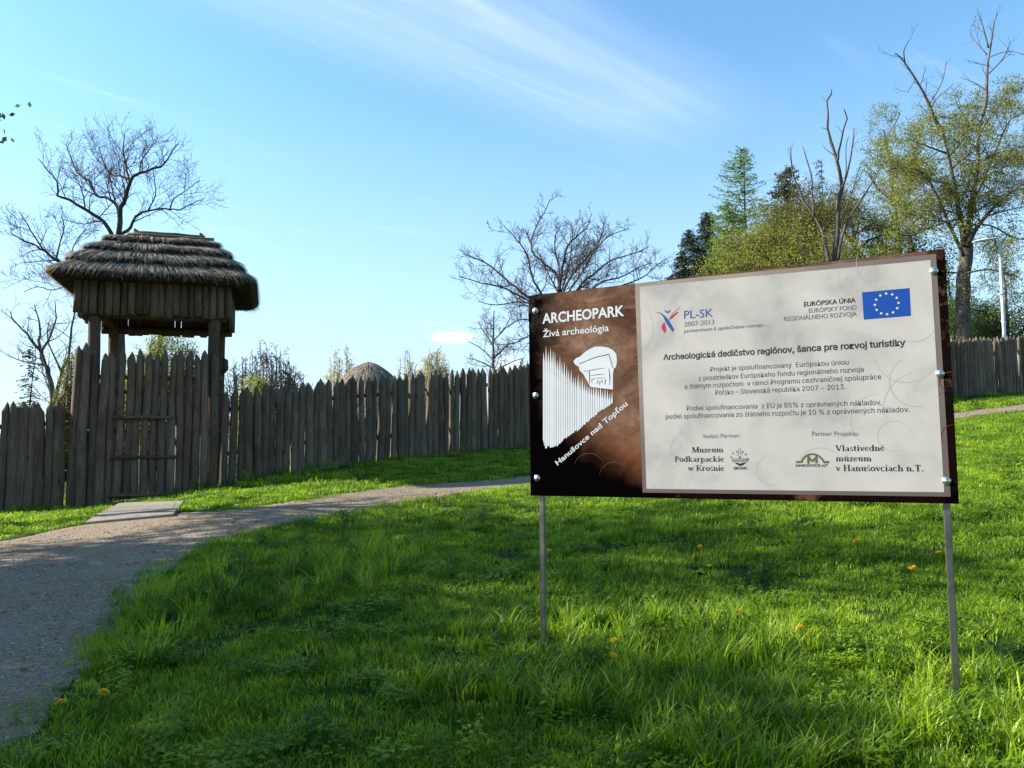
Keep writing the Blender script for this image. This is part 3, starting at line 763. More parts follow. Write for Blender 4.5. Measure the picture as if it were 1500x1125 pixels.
    text('ARCHEOPARK', (794.5, 474), (914.5, 462.3), 15, M_WHITE, .024, z=.0012)
    text('Živá archeológia', (795.3, 494), (892, 484.7), 10, M_WHITE, .012, z=.0012)
    text('Hanušovce nad Topľou', (817, 682), (920, 593), 9.0, M_WHITE, .016, z=.0012)
    text('PL-SK', (1002.2, 467), (1044.6, 464), 12.4, M_BLUE, .004)
    text('2007-2013', (1002.6, 478.4), (1046.4, 475), 7.2, M_LBLUE)
    text('partnerstvom k spoločnému rozvoju ...', (1001.6, 487.6), (1124.9, 477.8), 5.6, M_LGREY, 0, italic=.25)
    text('Archeologické dedičstvo regiónov, šanca pre rozvoj turistiky', (971.7, 527.5), (1326.5, 506.2), 8.2, M_DARK, .02)
    text('Projekt je spolufinancovaný  Európskou úniou', (1040.8, 544.3), (1243, 534), 6.8, M_GREY)
    text('z prostriedkov Európskeho fondu regionálneho rozvoja', (1023.5, 557.5), (1265, 544.5), 6.8, M_GREY)
    text('a štátnym rozpočtom  v rámci Programu cezhraničnej spolupráce', (1003, 569.7), (1291, 555.3), 6.8, M_GREY)
    text('Poľsko – Slovenská republika 2007 - 2013.', (1048, 578.5), (1238.6, 570), 6.8, M_GREY)
    text('Podiel spolufinancovania  z EÚ je 85% z oprávnených nákladov,', (1006.3, 601.4), (1291.7, 593), 6.8, M_GREY)
    text('podiel spolufinancovania zo štátneho rozpočtu je 10 % z oprávnených nákladov.', (975.5, 613.6), (1332.6, 603.4), 6.8, M_GREY)
    text('Vedúci Partner:', (1029, 642), (1083.8, 640.7), 6.3, M_LGREY)
    text('Partner Projektu:', (1189.6, 638.5), (1258.5, 638.2), 6.8, M_LGREY)
    text('EURÓPSKA ÚNIA', (1177.7, 449.2), (1253.7, 442.8), 6.9, M_DARK, .02)
    text('EURÓPSKY FOND', (1184.9, 458.5), (1254.6, 453.6), 6.9, M_LGREY, .002)
    text('REGIONÁLNEHO ROZVOJA', (1148.5, 470.6), (1254.9, 463), 6.9, M_LGREY, .002)
    # ---- serif lettering drawn stroke by stroke (cap height 1)
    T, t_ = .17, .06; XH = .66
    def V(x, y0, y1, w=T): return ('l', x, y0, x, y1, w)
    def H_(y, x0, x1, w=t_): return ('l', x0, y, x1, y, w)
    def S(x, y, w=.17): return ('l', x - w, y, x + w, y, .055)
    def A(cx, cy, rx, ry, a0, a1, w=T): return ('a', cx, cy, rx, ry, a0, a1, w)
    bowl = [A(.30, XH / 2, .21, XH / 2 - .03, 0, 360)]
    GL = {
     'M': (1.0, [V(.14, 0, 1, .09), V(.84, 0, 1, .19), ('l', .17, .97, .50, .05, .19), ('l', .50, .05, .80, .97, .08), S(.14, .03), S(.14, .97, .13), S(.84, .03), S(.84, .97)]),
     'P': (.68, [V(.2, 0, 1), A(.32, .73, .24, .24, -90, 90), H_(.97, .2, .34), H_(.49, .2, .34), S(.2, .03), S(.16, .97, .12)]),
     'K': (.86, [V(.2, 0, 1), ('l', .28, .42, .74, .97, .07), ('l', .38, .55, .76, .03, .19), S(.2, .03), S(.2, .97), S(.76, .03, .12), S(.72, .97, .12)]),
     'V': (.82, [('l', .14, .97, .44, .04, .19), ('l', .44, .04, .72, .97, .07), S(.14, .97), S(.72, .97, .12)]),
     'H': (.90, [V(.2, 0, 1), V(.7, 0, 1), H_(.5, .2, .7, .07), S(.2, .03), S(.2, .97), S(.7, .03), S(.7, .97)]),
     'T': (.76, [V(.38, 0, 1, .18), H_(.96, .06, .70, .08), V(.08, .74, .97, .05), V(.68, .74, .97, .05), S(.38, .03)]),
     'u': (.64, [V(.17, .12, XH), V(.48, 0, XH), A(.32, .15, .15, .13, 180, 350, .10), S(.10, XH - .03, .08), S(.42, XH - .03, .08), S(.54, .03, .08)]),
     'z': (.52, [H_(XH - .04, .08, .44, .08), H_(.04, .08, .46, .08), ('l', .40, XH - .06, .12, .06, .15), V(.09, .48, XH, .05), V(.46, .02, .2, .05)]),
     'e': (.52, [A(.27, XH / 2, .19, XH / 2 - .03, 20, 320, .14), H_(.36, .12, .44, .06)]),
     'm': (.98, [V(.17, 0, XH), V(.49, 0, .5), V(.81, 0, .5), A(.33, .47, .16, .16, 0, 150, .10), A(.65, .47, .16, .16, 0, 150, .10), S(.17, .03, .13), S(.49, .03, .13), S(.81, .03, .13), S(.10, XH - .03, .08)]),
     'n': (.66, [V(.17, 0, XH), V(.49, 0, .5), A(.33, .47, .16, .16, 0, 150, .10), S(.17, .03, .13), S(.49, .03, .13), S(.10, XH - .03, .08)]),
     'r': (.50, [V(.17, 0, XH), A(.34, .48, .13, .14, 50, 170, .12), S(.17, .03, .14), S(.10, XH - .03, .08)]),
     'i': (.34, [V(.17, 0, XH), V(.17, .80, .97, .16), S(.17, .03, .14), S(.10, XH - .03, .08)]),
     'l': (.34, [V(.17, 0, 1), S(.17, .03, .14), S(.10, .97, .08)]),
     't': (.40, [V(.17, .08, .86), H_(XH - .03, .04, .36, .06), A(.27, .13, .10, .11, 180, 320, .08)]),
     'o': (.60, bowl),
     'c': (.52, [A(.28, XH / 2, .20, XH / 2 - .03, 45, 320, .14)]),
     's': (.46, [A(.23, .49, .13, .13, 20, 250, .11), A(.23, .18, .14, .14, -160, 90, .11)]),
     'd': (.64, [A(.27, XH / 2, .18, XH / 2 - .03, 0, 360, .13), V(.48, 0, 1), S(.42, .97, .08), S(.54, .03, .08)]),
     'p': (.64, [V(.17, -.30, XH), A(.35, XH / 2, .18, XH / 2 - .03, 0, 360, .13), S(.17, -.27, .14), S(.10, XH - .03, .08)]),
     'k': (.66, [V(.17, 0, 1), ('l', .22, .28, .50, .62, .06), ('l', .30, .38, .54, .03, .17), S(.17, .03, .13), S(.10, .97, .08), S(.55, .03, .10), S(.50, XH - .03, .10)]),
     'a': (.56, [V(.40, .04, .5), A(.26, .47, .14, .16, 0, 150, .10), A(.24, .19, .15, .16, 0, 360, .11), S(.47, .03, .07)]),
     'v': (.56, [('l', .10, XH - .03, .30, .03, .16), ('l', .30, .03, .48, XH - .03, .06), S(.11, XH - .03, .10), S(.46, XH - .03, .09)]),
     'w': (.84, [('l', .10, XH - .03, .27, .03, .15), ('l', .27, .03, .42, XH - .03, .06), ('l', .42, XH - .03, .58, .03, .15), ('l', .58, .03, .74, XH - .03, .06), S(.10, XH - .03, .09), S(.42, XH - .03, .08), S(.73, XH - .03, .09)]),
     'h': (.66, [V(.17, 0, 1), V(.49, 0, .5), A(.33, .47, .16, .16, 0, 150, .10), S(.17, .03, .13), S(.49, .03, .13), S(.10, .97, .08)]),
     '.': (.28, [V(.12, 0, .16, .16)]), ' ': (.30, [])}
    acute = lambda x: ('l', x - .02, .76, x + .13, .95, .09)
    GL['é'] = (GL['e'][0], GL['e'][1] + [acute(.25)]); GL['ú'] = (GL['u'][0], GL['u'][1] + [acute(.3)]); GL['ś'] = (GL['s'][0], GL['s'][1] + [acute(.22)])
    GL['š'] = (GL['s'][0], GL['s'][1] + [('l', .10, .94, .23, .78, .08), ('l', .23, .78, .36, .94, .08)])
    def serif(s, p0, p1, cap, mat=M_DARK):
        a, b_ = uv(*p0), uv(*p1); d = Vector((b_[0] - a[0], b_[1] - a[1])); W = sum(GL[c][0] for c in s); ang = math.atan2(d.y, d.x)
        sy = abs(uv(p0[0], p0[1] - cap)[1] - a[1]); sx = d.length / W; vs = []; fs = []; x0 = 0; k = 0
        def add(q, z):
            b = len(vs)
            for (x, y) in q:
                X_, Y_ = x * sx, y * sy; vs.append((a[0] + X_ * math.cos(ang) - Y_ * math.sin(ang), a[1] + X_ * math.sin(ang) + Y_ * math.cos(ang), z))
            return b
        for c in s:
            for st in GL[c][1]:
                z = ZT + (k % 12) * .000012; k += 1
                if st[0] == 'l':
                    _, xa, ya, xb, yb, w = st
                    if abs(xb - xa) >= abs(yb - ya): q = [(xa, ya - w / 2), (xb, yb - w / 2), (xb, yb + w / 2), (xa, ya + w / 2)]
                    else:
                        if yb < ya: xa, ya, xb, yb = xb, yb, xa, ya
                        q = [(xa - w / 2, ya), (xa + w / 2, ya), (xb + w / 2, yb), (xb - w / 2, yb)]
                    b = add([(x0 + x, y) for x, y in q], z); fs.append((b, b + 1, b + 2, b + 3))
                else:
                    _, cx, cy, rx, ry, a0, a1, w = st; n_ = 12
                    for i in range(n_ + 1):
                        an = math.radians(a0 + (a1 - a0) * i / n_); cw = w * (.38 + .62 * abs(math.cos(an))) / 2
                        b = add([(x0 + cx + math.cos(an) * (rx + cw), cy + math.sin(an) * (ry + cw)), (x0 + cx + math.cos(an) * (rx - cw), cy + math.sin(an) * (ry - cw))], z)
                        if i: fs.append((b - 2, b, b + 1, b - 1))
            x0 += GL[c][0]
        me = mesh_of('lettering', vs, fs); import bmesh
        bm = bmesh.new(); bm.from_mesh(me)
        for f in bm.faces:
            f.normal_update()
            if f.normal.z < 0: f.normal_flip()
        bm.to_mesh(me); bm.free(); bput(link('lettering', me, mat))
    serif('Muzeum', (1013.7, 663), (1059.9, 662.5), 8.2); serif('Podkarpackie', (988.2, 676.5), (1060.8, 676.3), 8.2); serif('w Krośnie', (1007.8, 689.6), (1061.2, 689.8), 8.2)
    serif('Vlastivedné', (1223.6, 661), (1296, 660.5), 8.8); serif('múzeum', (1224.2, 675.7), (1277, 675.7), 8.8); serif('v Hanušovciach n.T.', (1224.5, 690), (1353.5, 690.5), 9.2)
    # ---- flag
    fl = quad('flag_print', [(1262.8, 428.3), (1332.1, 422.0), (1334.3, 462.6), (1265.4, 468.2)], ZT, M_FLAG)
    fc = uv(1298.8, 445.2)
    for i in range(12):
        a = math.radians(90 - 30 * i); R_ = BW / 620 * 14.2; cx, cy = fc[0] + math.cos(a) * R_ * 1.03, fc[1] + math.sin(a) * R_; s_ = BW / 620 * 2.15
        vs = [(cx + math.cos(math.radians(90 + 36 * k)) * s_ * (1 if k % 2 == 0 else .42), cy + math.sin(math.radians(90 + 36 * k)) * s_ * (1 if k % 2 == 0 else .42), ZT + .000200) for k in range(10)]
        vs.append((cx, cy, ZT + .000200)); st = link('star', mesh_of('star', vs, [(k, (k + 1) % 10, 10) for k in range(10)]), M_YEL); st.parent = fl
    # ---- programme emblem: a dancing figure
    def zpoly(name, pts, ox, oy, sc, mat, z, ptsarepx=False):
        q = [(ox + x / sc, oy + y / sc) for x, y in pts]; return quad(name, q, z, mat)
    Z6 = (940, 430, 5.355)
    def strip(name, cl, mat, z, Z=Z6):
        up = []; dn = []
        for i, (x, y, w) in enumerate(cl):
            a = cl[max(i - 1, 0)]; b_ = cl[min(i + 1, len(cl) - 1)]; dx, dy = b_[0] - a[0], b_[1] - a[1]; L = math.hypot(dx, dy) or 1
            up.append((x - dy / L * w / 2, y + dx / L * w / 2)); dn.append((x + dy / L * w / 2, y - dx / L * w / 2))
        vs = [uv(Z[0] + x / Z[2], Z[1] + y / Z[2]) + (z,) for x, y in up + dn]; n_ = len(cl)
        me = mesh_of(name, vs, [(i, i + 1, n_ + i + 1, n_ + i) for i in range(n_ - 1)])
        if sum(f.normal.z for f in me.polygons) < 0: me.flip_normals()
        o = link(name, me, mat); bput(o); return o
    strip('emblem', [(182, 128, 3), (190, 142, 12), (203, 148, 15), (216, 142, 12), (224, 128, 3)], M_BLUE, ZT)
    strip('emblem', [(122, 152, 2), (150, 158, 5), (175, 178, 15), (200, 215, 30), (222, 250, 30), (240, 280, 24), (246, 298, 12)], M_BLUE, ZT + .000040)
    strip('emblem', [(215, 205, 8), (235, 185, 20), (255, 168, 15), (280, 148, 9), (288, 142, 3)], M_RED, ZT + .000080)
    strip('emblem', [(180, 226, 4), (172, 245, 22), (172, 268, 34), (180, 290, 24), (180, 308, 8)], M_RED, ZT + .000120)
    strip('emblem', [(228, 170, 2), (262, 140, 3), (290, 115, 2.5), (308, 97, 1)], M_LGREY, ZT + .000160)
    strip('emblem', [(105, 148, 1), (140, 148, 2.5), (170, 164, 2)], M_LGREY, ZT + .000200)
    strip('emblem', [(212, 200, 2), (230, 225, 4), (252, 262, 5), (258, 285, 3)], M_WHITE, ZT + .000240)
    # ---- museum emblem with wave bowl
    ZK = (1050, 640, 18.75)
    strip('emblem', [(590, 305, 10), (605, 380, 12), (600, 460, 14), (560, 530, 12)], M_LGREY, ZT, ZK)
    strip('emblem', [(655, 305, 10), (650, 380, 12), (660, 460, 14), (700, 530, 12)], M_LGREY, ZT + .000020, ZK)
    strip('emblem', [(633, 510, 4), (635, 545, 34), (635, 580, 44)], M_DARK, ZT + .000040, ZK)
    for i, (y, w) in enumerate(((600, 14), (640, 22), (684, 14))): strip('emblem', [(412, y, w), (520, y + 2, w), (640, y - 3, w), (760, y + 2, w), (865, y, w)], M_GREY, ZT + .000060 + i * .00002, ZK)
    strip('emblem', [(500, 708, 8), (560, 735, 52), (640, 768, 74), (720, 740, 60), (795, 708, 8)], M_DARK, ZT + .000120, ZK)
    k = lambda x, y: (1050 + x / 18.75, 640 + y / 18.75)
    for ch, x, y, an in (('M', 412, 590, 65), ('U', 455, 485, 40), ('Z', 540, 440, 20), ('E', 685, 440, -15), ('U', 760, 490, -35), ('M', 815, 598, -70)):
        w = 46; ca = math.cos(math.radians(an)); sa = math.sin(math.radians(an)); text(ch, k(x, y), k(x + w * ca, y - w * sa), 3.2, M_GREY, .02, name='emblem_letter')
    text('KROSNO', k(470, 892), k(835, 892), 3.6, M_DARK, .02)
    # ---- olive arch emblem
    ZH = (1150, 640, 18.75)
    pts = [(300, 690, 58), (432, 690, 58)]
    strip('emblem', pts, M_OLIVE, ZT, ZH)
    strip('emblem', [(1070, 690, 58), (1212, 690, 58)], M_OLIVE, ZT + .000020, ZH)
    strip('emblem', [(445 + 8, 712, 50), (470, 640, 56), (520, 570, 56), (600, 505, 54), (690, 477, 52), (760, 474, 52), (850, 485, 52), (930, 525, 54), (1000, 590, 56), (1050, 660, 56), (1070, 712, 50)], M_OLIVE, ZT + .000040, ZH)
    for i, q in enumerate(([(640, 722, 66), (640, 510, 66)], [(862, 722, 66), (862, 510, 66)], [(640, 545, 56), (750, 675, 56)], [(750, 675, 56), (862, 545, 56)])): strip('emblem', q, M_OLIVE, ZT + .000060 + i * .00002, ZH)
    text('HANUŠOVCE n/T', (1166, 683.8), (1213, 683.5), 3.8, M_DARK, .02)
    # ---- white drawing of the palisade and its tower
    rg = random.Random(4); zw = .0013
    def q_(x, y): return uv(x, y)
    topx = [795, 808, 820, 840, 860, 880, 898]; topy = [512, 515, 528, 548, 558, 566, 572]; botx = [795, 797, 815, 850, 875, 898]; boty = [640, 656, 653, 627, 606, 589]
    xs = np.linspace(795.5, 898.5, 32)
    vs = []; fs = []
    for i, x in enumerate(xs[:-1]):
        x2 = xs[i + 1]; ty = np.interp(x, topx, topy) + 14; by = np.interp(x, botx, boty); by2 = np.interp(x2, botx, boty)
        wv = rg.uniform(.74, .90); x2b = x + (x2 - x) * wv; spike = rg.uniform(10, 24) * (1.25 - .6 * i / 46)
        b = len(vs); vs += [q_(x, by + rg.uniform(-2, 2)) + (zw,), q_(x2b, by2 + rg.uniform(-2, 2)) + (zw,), q_(x2b, ty + 6) + (zw,), q_((x + x2b) / 2 + rg.uniform(-.5, .5), ty - spike * .75) + (zw,), q_(x, ty + 4) + (zw,)]
        fs.append((b, b + 1, b + 2, b + 3, b + 4))
    me = mesh_of('fence_drawing', vs, fs); 
    if me.polygons[0].normal.z < 0: me.flip_normals()
    bput(link('fence_drawing', me, M_WHITE))
    q = [q_(x, y) for x, y in ((797, 540), (826, 560), (860, 578), (897, 585), (896, 590), (874, 606), (850, 626), (816, 650), (797, 653))]
    me = mesh_of('fence_drawing', [(x, y, zw - .0003) for x, y in q], [tuple(range(len(q)))]); 
    if me.polygons[0].normal.z < 0: me.flip_normals()
    bput(link('fence_drawing', me, flat_mat('print_pale_grey', (.14, .155, .175))))
    Z4 = (780, 420, 7.5)
    tw = [(450, 820), (480, 785), (520, 770), (570, 725), (620, 690), (680, 660), (760, 658), (830, 668), (890, 700), (922, 740), (930, 820), (920, 880), (895, 905), (885, 960), (885, 1130), (640, 1100), (560, 960), (520, 920), (510, 880), (470, 855)]
    quad('tower_drawing', [(Z4[0] + x / 7.5, Z4[1] + y / 7.5) for x, y in tw], zw + .0002, M_WHITE)
    for i, l in enumerate(([(512, 850, 9), (680, 780, 9), (840, 742, 10)], [(840, 742, 8), (862, 810, 9), (888, 900, 7)], [(555, 935, 4), (660, 915, 8), (790, 893, 5)], [(625, 925, 9), (628, 1000, 10), (628, 1060, 8)], [(640, 978, 5), (720, 965, 8), (795, 962, 4)],
                           [(840, 900, 6), (852, 990, 12), (850, 1080, 5)], [(645, 1018, 8), (690, 1012, 8)], [(705, 1005, 6), (800, 1002, 6)], [(655, 1030, 8), (652, 1055, 6)], [(720, 1025, 8), (708, 1070, 6)], [(745, 1030, 8), (735, 1080, 6)], [(770, 1025, 8), (762, 1065, 5)], [(805, 1020, 9), (795, 1075, 7)])):
        strip('tower_drawing', l, M_GREY if i < 6 else M_DARK, zw + .0004 + i * .00002, Z4)
    # ---- bolts
    M_BOLT = NT('zinc_bolt', .28, .5, .95); M_BOLT.color(c4(.62, .66, .70)); mb = M_BOLT.m
    for (px, py) in ((784.5, 455.5), (785, 579.5), (787, 700.5), (1368, 397), (1377, 547.5), (1386.5, 704.5)):
        u, v = uv(px, py); b = MB(); n_ = 20
        rr = [(.0215, .0078), (.0215, .0105), (.0185, .0122), (.0130, .0125), (.0125, .0165), (.0100, .0195), (.0055, .0212)]
        vs = [(u + math.cos(2 * math.pi * k / n_) * r_, v + math.sin(2 * math.pi * k / n_) * r_, z_ - .0065) for (r_, z_) in rr for k in range(n_)]
        fs = [(i * n_ + k, i * n_ + (k + 1) % n_, (i + 1) * n_ + (k + 1) % n_, (i + 1) * n_ + k) for i in range(len(rr) - 1) for k in range(n_)] + [tuple((len(rr) - 1) * n_ + k for k in range(n_))]
        b.add(vs, fs); o = b.build('bolt', mb, None, True); bput(o)
    # ---- posts: square steel tube behind the board, down into the grass
    for (px, py, px2, py2) in ((790.5, 728, 793.5, 925), (1386.5, 739, 1403, 1030)):
        u, v = uv(px, py); top = _bl + BU * u + BV * (BH - .06) - BN * .041; bot0 = _bl + BU * u - BN * .041
        down = -BV; g = hz(bot0.x, bot0.y); L = (bot0.z - g) / max(BV.z, .1) + .35; bot = bot0 + down * L
        b = MB(); w = .017
        vs = []
        for p in (bot, top):
            for (a, c) in ((-w, -w), (w, -w), (w, w), (-w, w)):
                for (da, dc) in (((-.004 if a > 0 else .004), 0), (0, (-.004 if c > 0 else .004))): vs.append(p + BU * (a + da) + BN * (c + dc) - board.location)
        order = [1, 0, 2, 3, 5, 4, 6, 7]
        fs = [(order[k], order[(k + 1) % 8], 8 + order[(k + 1) % 8], 8 + order[k]) for k in range(8)] + [tuple(order), tuple(8 + k for k in order)]
        b.add(vs, fs); b.build('post', M_STEEL, board)
        m = MB(); rg2 = random.Random(int(px)); n_ = 14; gz = hz(bot0.x + down.x * L * .8, bot0.y + down.y * L * .8); q = bot0 + down * (L - .35) - board.location
        ring = [(q.x + math.cos(6.283 * k / n_) * .085 * rg2.uniform(.7, 1.2), q.y + math.sin(6.283 * k / n_) * .075 * rg2.uniform(.7, 1.2)) for k in range(n_)]
        m.add([(x, y, q.z + .012) for x, y in ring] + [(x, y, q.z - .1) for x, y in ring] + [(q.x, q.y, q.z + .03)], [(k, (k + 1) % n_, 2 * n_) for k in range(n_)] + [(n_ + k, n_ + (k + 1) % n_, (k + 1) % n_, k) for k in range(n_)])
        fm = NT('rough_footing', .95, .1); gq = fm.noise(fm.tc.outputs['Object'], 40, 4, .7); fm.color(fm.ramp(gq, (.3, c4(.14, .12, .10)), (.7, c4(.32, .30, .26)))); m.build('footing', fm.m, board)
    # cross rails on the back
    for v in (.12, BH / 2, BH - .12):
        b = MB(); b.box(BW / 2, v, -.031, BW * .94, .03, .018); bput(b.build('rail', M_STEEL, None))
build_board()

# ------------------------------------------------------------------ trees
class Tree:
    def __init__(s, seed): s.r = random.Random(seed); s.big = MB(); s.tw = MB(); s.tips = []
    SM = 3; JIT = .35
    def smooth(s, pts, n=None):
        n = n or s.SM
        out = []; pts = [Vector(p) for p in pts]
        for i in range(len(pts) - 1):
            p0, p1, p2, p3 = pts[max(i - 1, 0)], pts[i], pts[i + 1], pts[min(i + 2, len(pts) - 1)]
            for k in range(n):
                t = k / n; out.append(.5 * ((2 * p1) + (p2 - p0) * t + (2 * p0 - 5 * p1 + 4 * p2 - p3) * t * t + (3 * p1 - p0 - 3 * p2 + p3) * t ** 3))
        out.append(pts[-1]); return out
    def limb(s, pts, r0, r1, kids=True, **kw):
        pts = s.smooth(pts); n = len(pts)
        jit = r0 * s.JIT
        pts = [p + Vector((s.r.uniform(-jit, jit), s.r.uniform(-jit, jit), s.r.uniform(-jit, jit))) if 0 < i < n - 1 else p for i, p in enumerate(pts)]
        rad = [r0 + (r1 - r0) * (i / (n - 1)) ** .8 for i in range(n)]
        s.big.tube(pts, rad, 8 if r0 > .1 else 6)
        if kids: s.kids(pts, rad, **kw)
    def kids(s, pts, rad, gap=.5, L0=2.4, lv=2, up=.35, start=.15, shrink=.45, wild=.9, minr=.008, droop=0.0, gapk=.5, tipk=True):
        cum = [0.0]
        for i in range(1, len(pts)): cum.append(cum[-1] + (pts[i] - pts[i - 1]).length)
        tot = cum[-1]; d = tot * start + s.r.random() * gap
        while d < tot:
            i = max(j for j in range(len(cum)) if cum[j] <= d); i = min(i, len(pts) - 2)
            f = (d - cum[i]) / max(cum[i + 1] - cum[i], 1e-6); p = pts[i].lerp(pts[i + 1], f); tan = (pts[i + 1] - pts[i]).normalized()
            rr = rad[i] + (rad[i + 1] - rad[i]) * f
            a = Vector((s.r.gauss(0, 1), s.r.gauss(0, 1), s.r.gauss(0, .8))); a = (a - tan * a.dot(tan)).normalized()
            dr = (tan * s.r.uniform(.35, .9) + a * wild + Vector((0, 0, up))).normalized()
            L = L0 * (1 - .55 * d / tot) * s.r.uniform(.55, 1.2)
            s.branch(p, dr, L, max(min(rr * .55, L * .018 + .004), minr), lv, gap * gapk, up, shrink, wild, minr, droop, gapk)
            d += gap * s.r.uniform(.5, 1.5)
    def branch(s, p, d, L, r, lv, gap, up, shrink, wild, minr, droop, gapk):
        n = 4 if lv > 0 else 3; pts = [p.copy()]; rad = [r]; cur = d.copy()
        for i in range(n):
            cur = (cur + Vector((s.r.gauss(0, .2), s.r.gauss(0, .2), s.r.gauss(0, .15) + up * .22 - droop * (i + 1) / n))).normalized()
            p = p + cur * (L / n); pts.append(p.copy()); rad.append(max(r * (1 - (i + 1) / n * .75), minr * .7))
        s.tw.tube(pts, rad, 4 if lv > 1 else 3, cap=False)
        if lv > 0:
            k = max(2, int(L / max(gap, .05)))
            for j in range(k):
                t = (j + s.r.random()) / k * .9 + .1; i = min(int(t * n), n - 1); q = pts[i].lerp(pts[i + 1], t * n - i); tan = (pts[i + 1] - pts[i]).normalized()
                a = Vector((s.r.gauss(0, 1), s.r.gauss(0, 1), s.r.gauss(0, .7))); a = (a - tan * a.dot(tan)).normalized()
                dr = (tan * s.r.uniform(.4, 1.0) + a * wild * .9 + Vector((0, 0, up * .6))).normalized()
                s.branch(q, dr, L * shrink * s.r.uniform(.6, 1.25) * (1.1 - .4 * t), max(rad[i] * .6, minr), lv - 1, gap * gapk, up, shrink, wild, minr, droop, gapk)
        else: s.tips.append((pts[-1], (pts[-1] - pts[0])))
        if lv == 1: s.tips.append((pts[-2], (pts[-1] - pts[0])))
    def leaves(s, n_per, spread, size, squash=.7, keep=1.0, seed=0):
        rg = np.random.default_rng(seed); T = np.array([tuple(t[0]) for t in s.tips]);
        if keep < 1: T = T[rg.random(len(T)) < keep]
        c = np.repeat(T, n_per, 0); c = c + rg.normal(0, 1, c.shape) * np.array([spread, spread, spread * squash]); return leaf_mesh(c, size, rg)
    def finish(s, name, loc, label, cat, group=None, bark='bark', twig='twig', leafm=None, leafmat=None, extra=None):
        root = empty(name, loc); tag(root, label, cat, group)
        for mb, nm, mt in ((s.big, 'trunk', bark), (s.tw, 'branches', twig)):
            if mb.v:
                me = mb.mesh(nm, True); me.transform(Matrix.Translation(-Vector(loc))); link(nm, me, MAT[mt], root)
        for me, mt in ([(leafm, leafmat)] if leafm is not None else []) + (extra or []):
            me.transform(Matrix.Translation(-Vector(loc))); o = link('foliage', me, MAT[mt], root); o['kind'] = 'stuff'
        return root
def leaf_mesh(c, size, rg, aspect=.62, flat=0.0):
    n = len(c); u = rg.normal(0, 1, (n, 3)); 
    if flat: u[:, 2] *= (1 - flat)
    u /= np.linalg.norm(u, axis=1)[:, None] + 1e-9; w = rg.normal(0, 1, (n, 3)); 
    if flat: w[:, 2] *= (1 - flat)
    v = np.cross(u, w); 
    if flat: v = w - u * (w * u).sum(1)[:, None]
    v /= np.linalg.norm(v, axis=1)[:, None] + 1e-9
    s = size * rg.uniform(.6, 1.35, (n, 1)); u = u * s * .5; v = v * s * .5 * aspect
    V = np.stack([c - u, c + v * .9 - u * .1, c + u, c - v * .9 - u * .1], 1).reshape(-1, 3); Fc = np.arange(n * 4).reshape(-1, 4)
    return mesh_of('foliage', V, Fc)
def LP(D, pts, dd=0.0, dd1=None):
    """a limb read off the photograph, at distance D, leaning dd..dd1 metres nearer or farther"""
    n = len(pts); dd1 = dd if dd1 is None else dd1
    return [P(p[0], p[1], D + dd + (dd1 - dd) * i / max(n - 1, 1)) for i, p in enumerate(pts)]
def base_at(px, D): 
    p = P(px, 600, D); return Vector((p.x, p.y, hz(p.x, p.y)))

# big bare tree behind the gate tower
def tree_tower():
    D = 45; t = Tree(1); b = base_at(176, D); kw = dict(gap=.42, L0=2.9, lv=2, up=.30, shrink=.55, gapk=.66, minr=.010)
    t.limb([b - Vector((0, 0, .3)), b + Vector((.1, 0, 3)), P(174, 480, D), P(173, 400, D), P(174, 345, D)], .40, .20, False)
    for pts, r0, dd in (([(174, 350), (176, 314), (183, 288), (192, 264), (205, 253), (235, 244), (249, 226), (262, 210)], .33, -1.5), ([(192, 264), (176, 258), (164, 256), (150, 235), (146, 215)], .14, 2),
                        ([(190, 268), (184, 240), (181, 215), (182, 196)], .14, -1), ([(174, 330), (173, 305), (160, 291), (141, 286), (132, 267), (113, 253), (103, 230), (97, 210)], .22, 2.5),
                        ([(170, 352), (152, 326), (129, 308), (103, 294), (85, 286), (85, 267), (70, 250), (56, 232)], .25, -2.5), ([(178, 345), (191, 332), (199, 317), (217, 308), (249, 306), (264, 307), (293, 293)], .21, 2),
                        ([(249, 306), (255, 291), (273, 279), (292, 264)], .09, 2.5), ([(217, 308), (228, 285), (226, 262), (224, 245)], .08, 0), ([(168, 420), (120, 400), (86, 382), (65, 368), (48, 358), (30, 350), (15, 340)], .2, -3),
                        ([(65, 368), (48, 343), (38, 325), (28, 310)], .10, -3), ([(82, 381), (88, 355), (94, 332), (90, 315)], .09, -3), ([(100, 392), (108, 360), (125, 335)], .08, -2), ([(205, 253), (208, 235), (222, 215), (230, 205)], .08, -2),
                        ([(120, 408), (80, 425), (55, 420), (35, 428)], .08, -1)):
        t.limb(LP(D, pts, dd * .3, dd), r0 * .52, .02, True, **kw)
    t.finish('bare_tree', b, 'large bare spreading tree rising behind the thatched gate tower', 'tree', 'bare leafless trees beyond the palisade', 'bark_dark', 'twig')
tree_tower()
# bare tree at the left edge
def tree_left():
    D = 33; t = Tree(2); b = base_at(82, D); kw = dict(gap=.38, L0=1.7, lv=2, up=.3, shrink=.5, gapk=.6, minr=.007)
    for pts, r0, dd in (([(82, 640), (76, 570), (68, 540), (60, 515), (57, 490), (55, 465), (50, 445)], .14, 1), ([(70, 545), (62, 520), (40, 490), (20, 470), (14, 455)], .07, -1), ([(80, 590), (88, 550), (100, 520), (104, 480), (110, 450), (106, 430)], .09, -1), ([(60, 515), (75, 490), (82, 465), (80, 440)], .06, 0), ([(90, 545), (70, 500), (72, 470)], .05, 1), ([(66, 535), (35, 530), (12, 520)], .05, 1)):
        t.limb(LP(D, pts, 0, dd), r0, .015, True, **kw)
    t.finish('bare_tree', b, 'slender bare tree with crooked stems left of the gate tower', 'tree', 'bare leafless trees beyond the palisade', 'bark', 'twig')
tree_left()
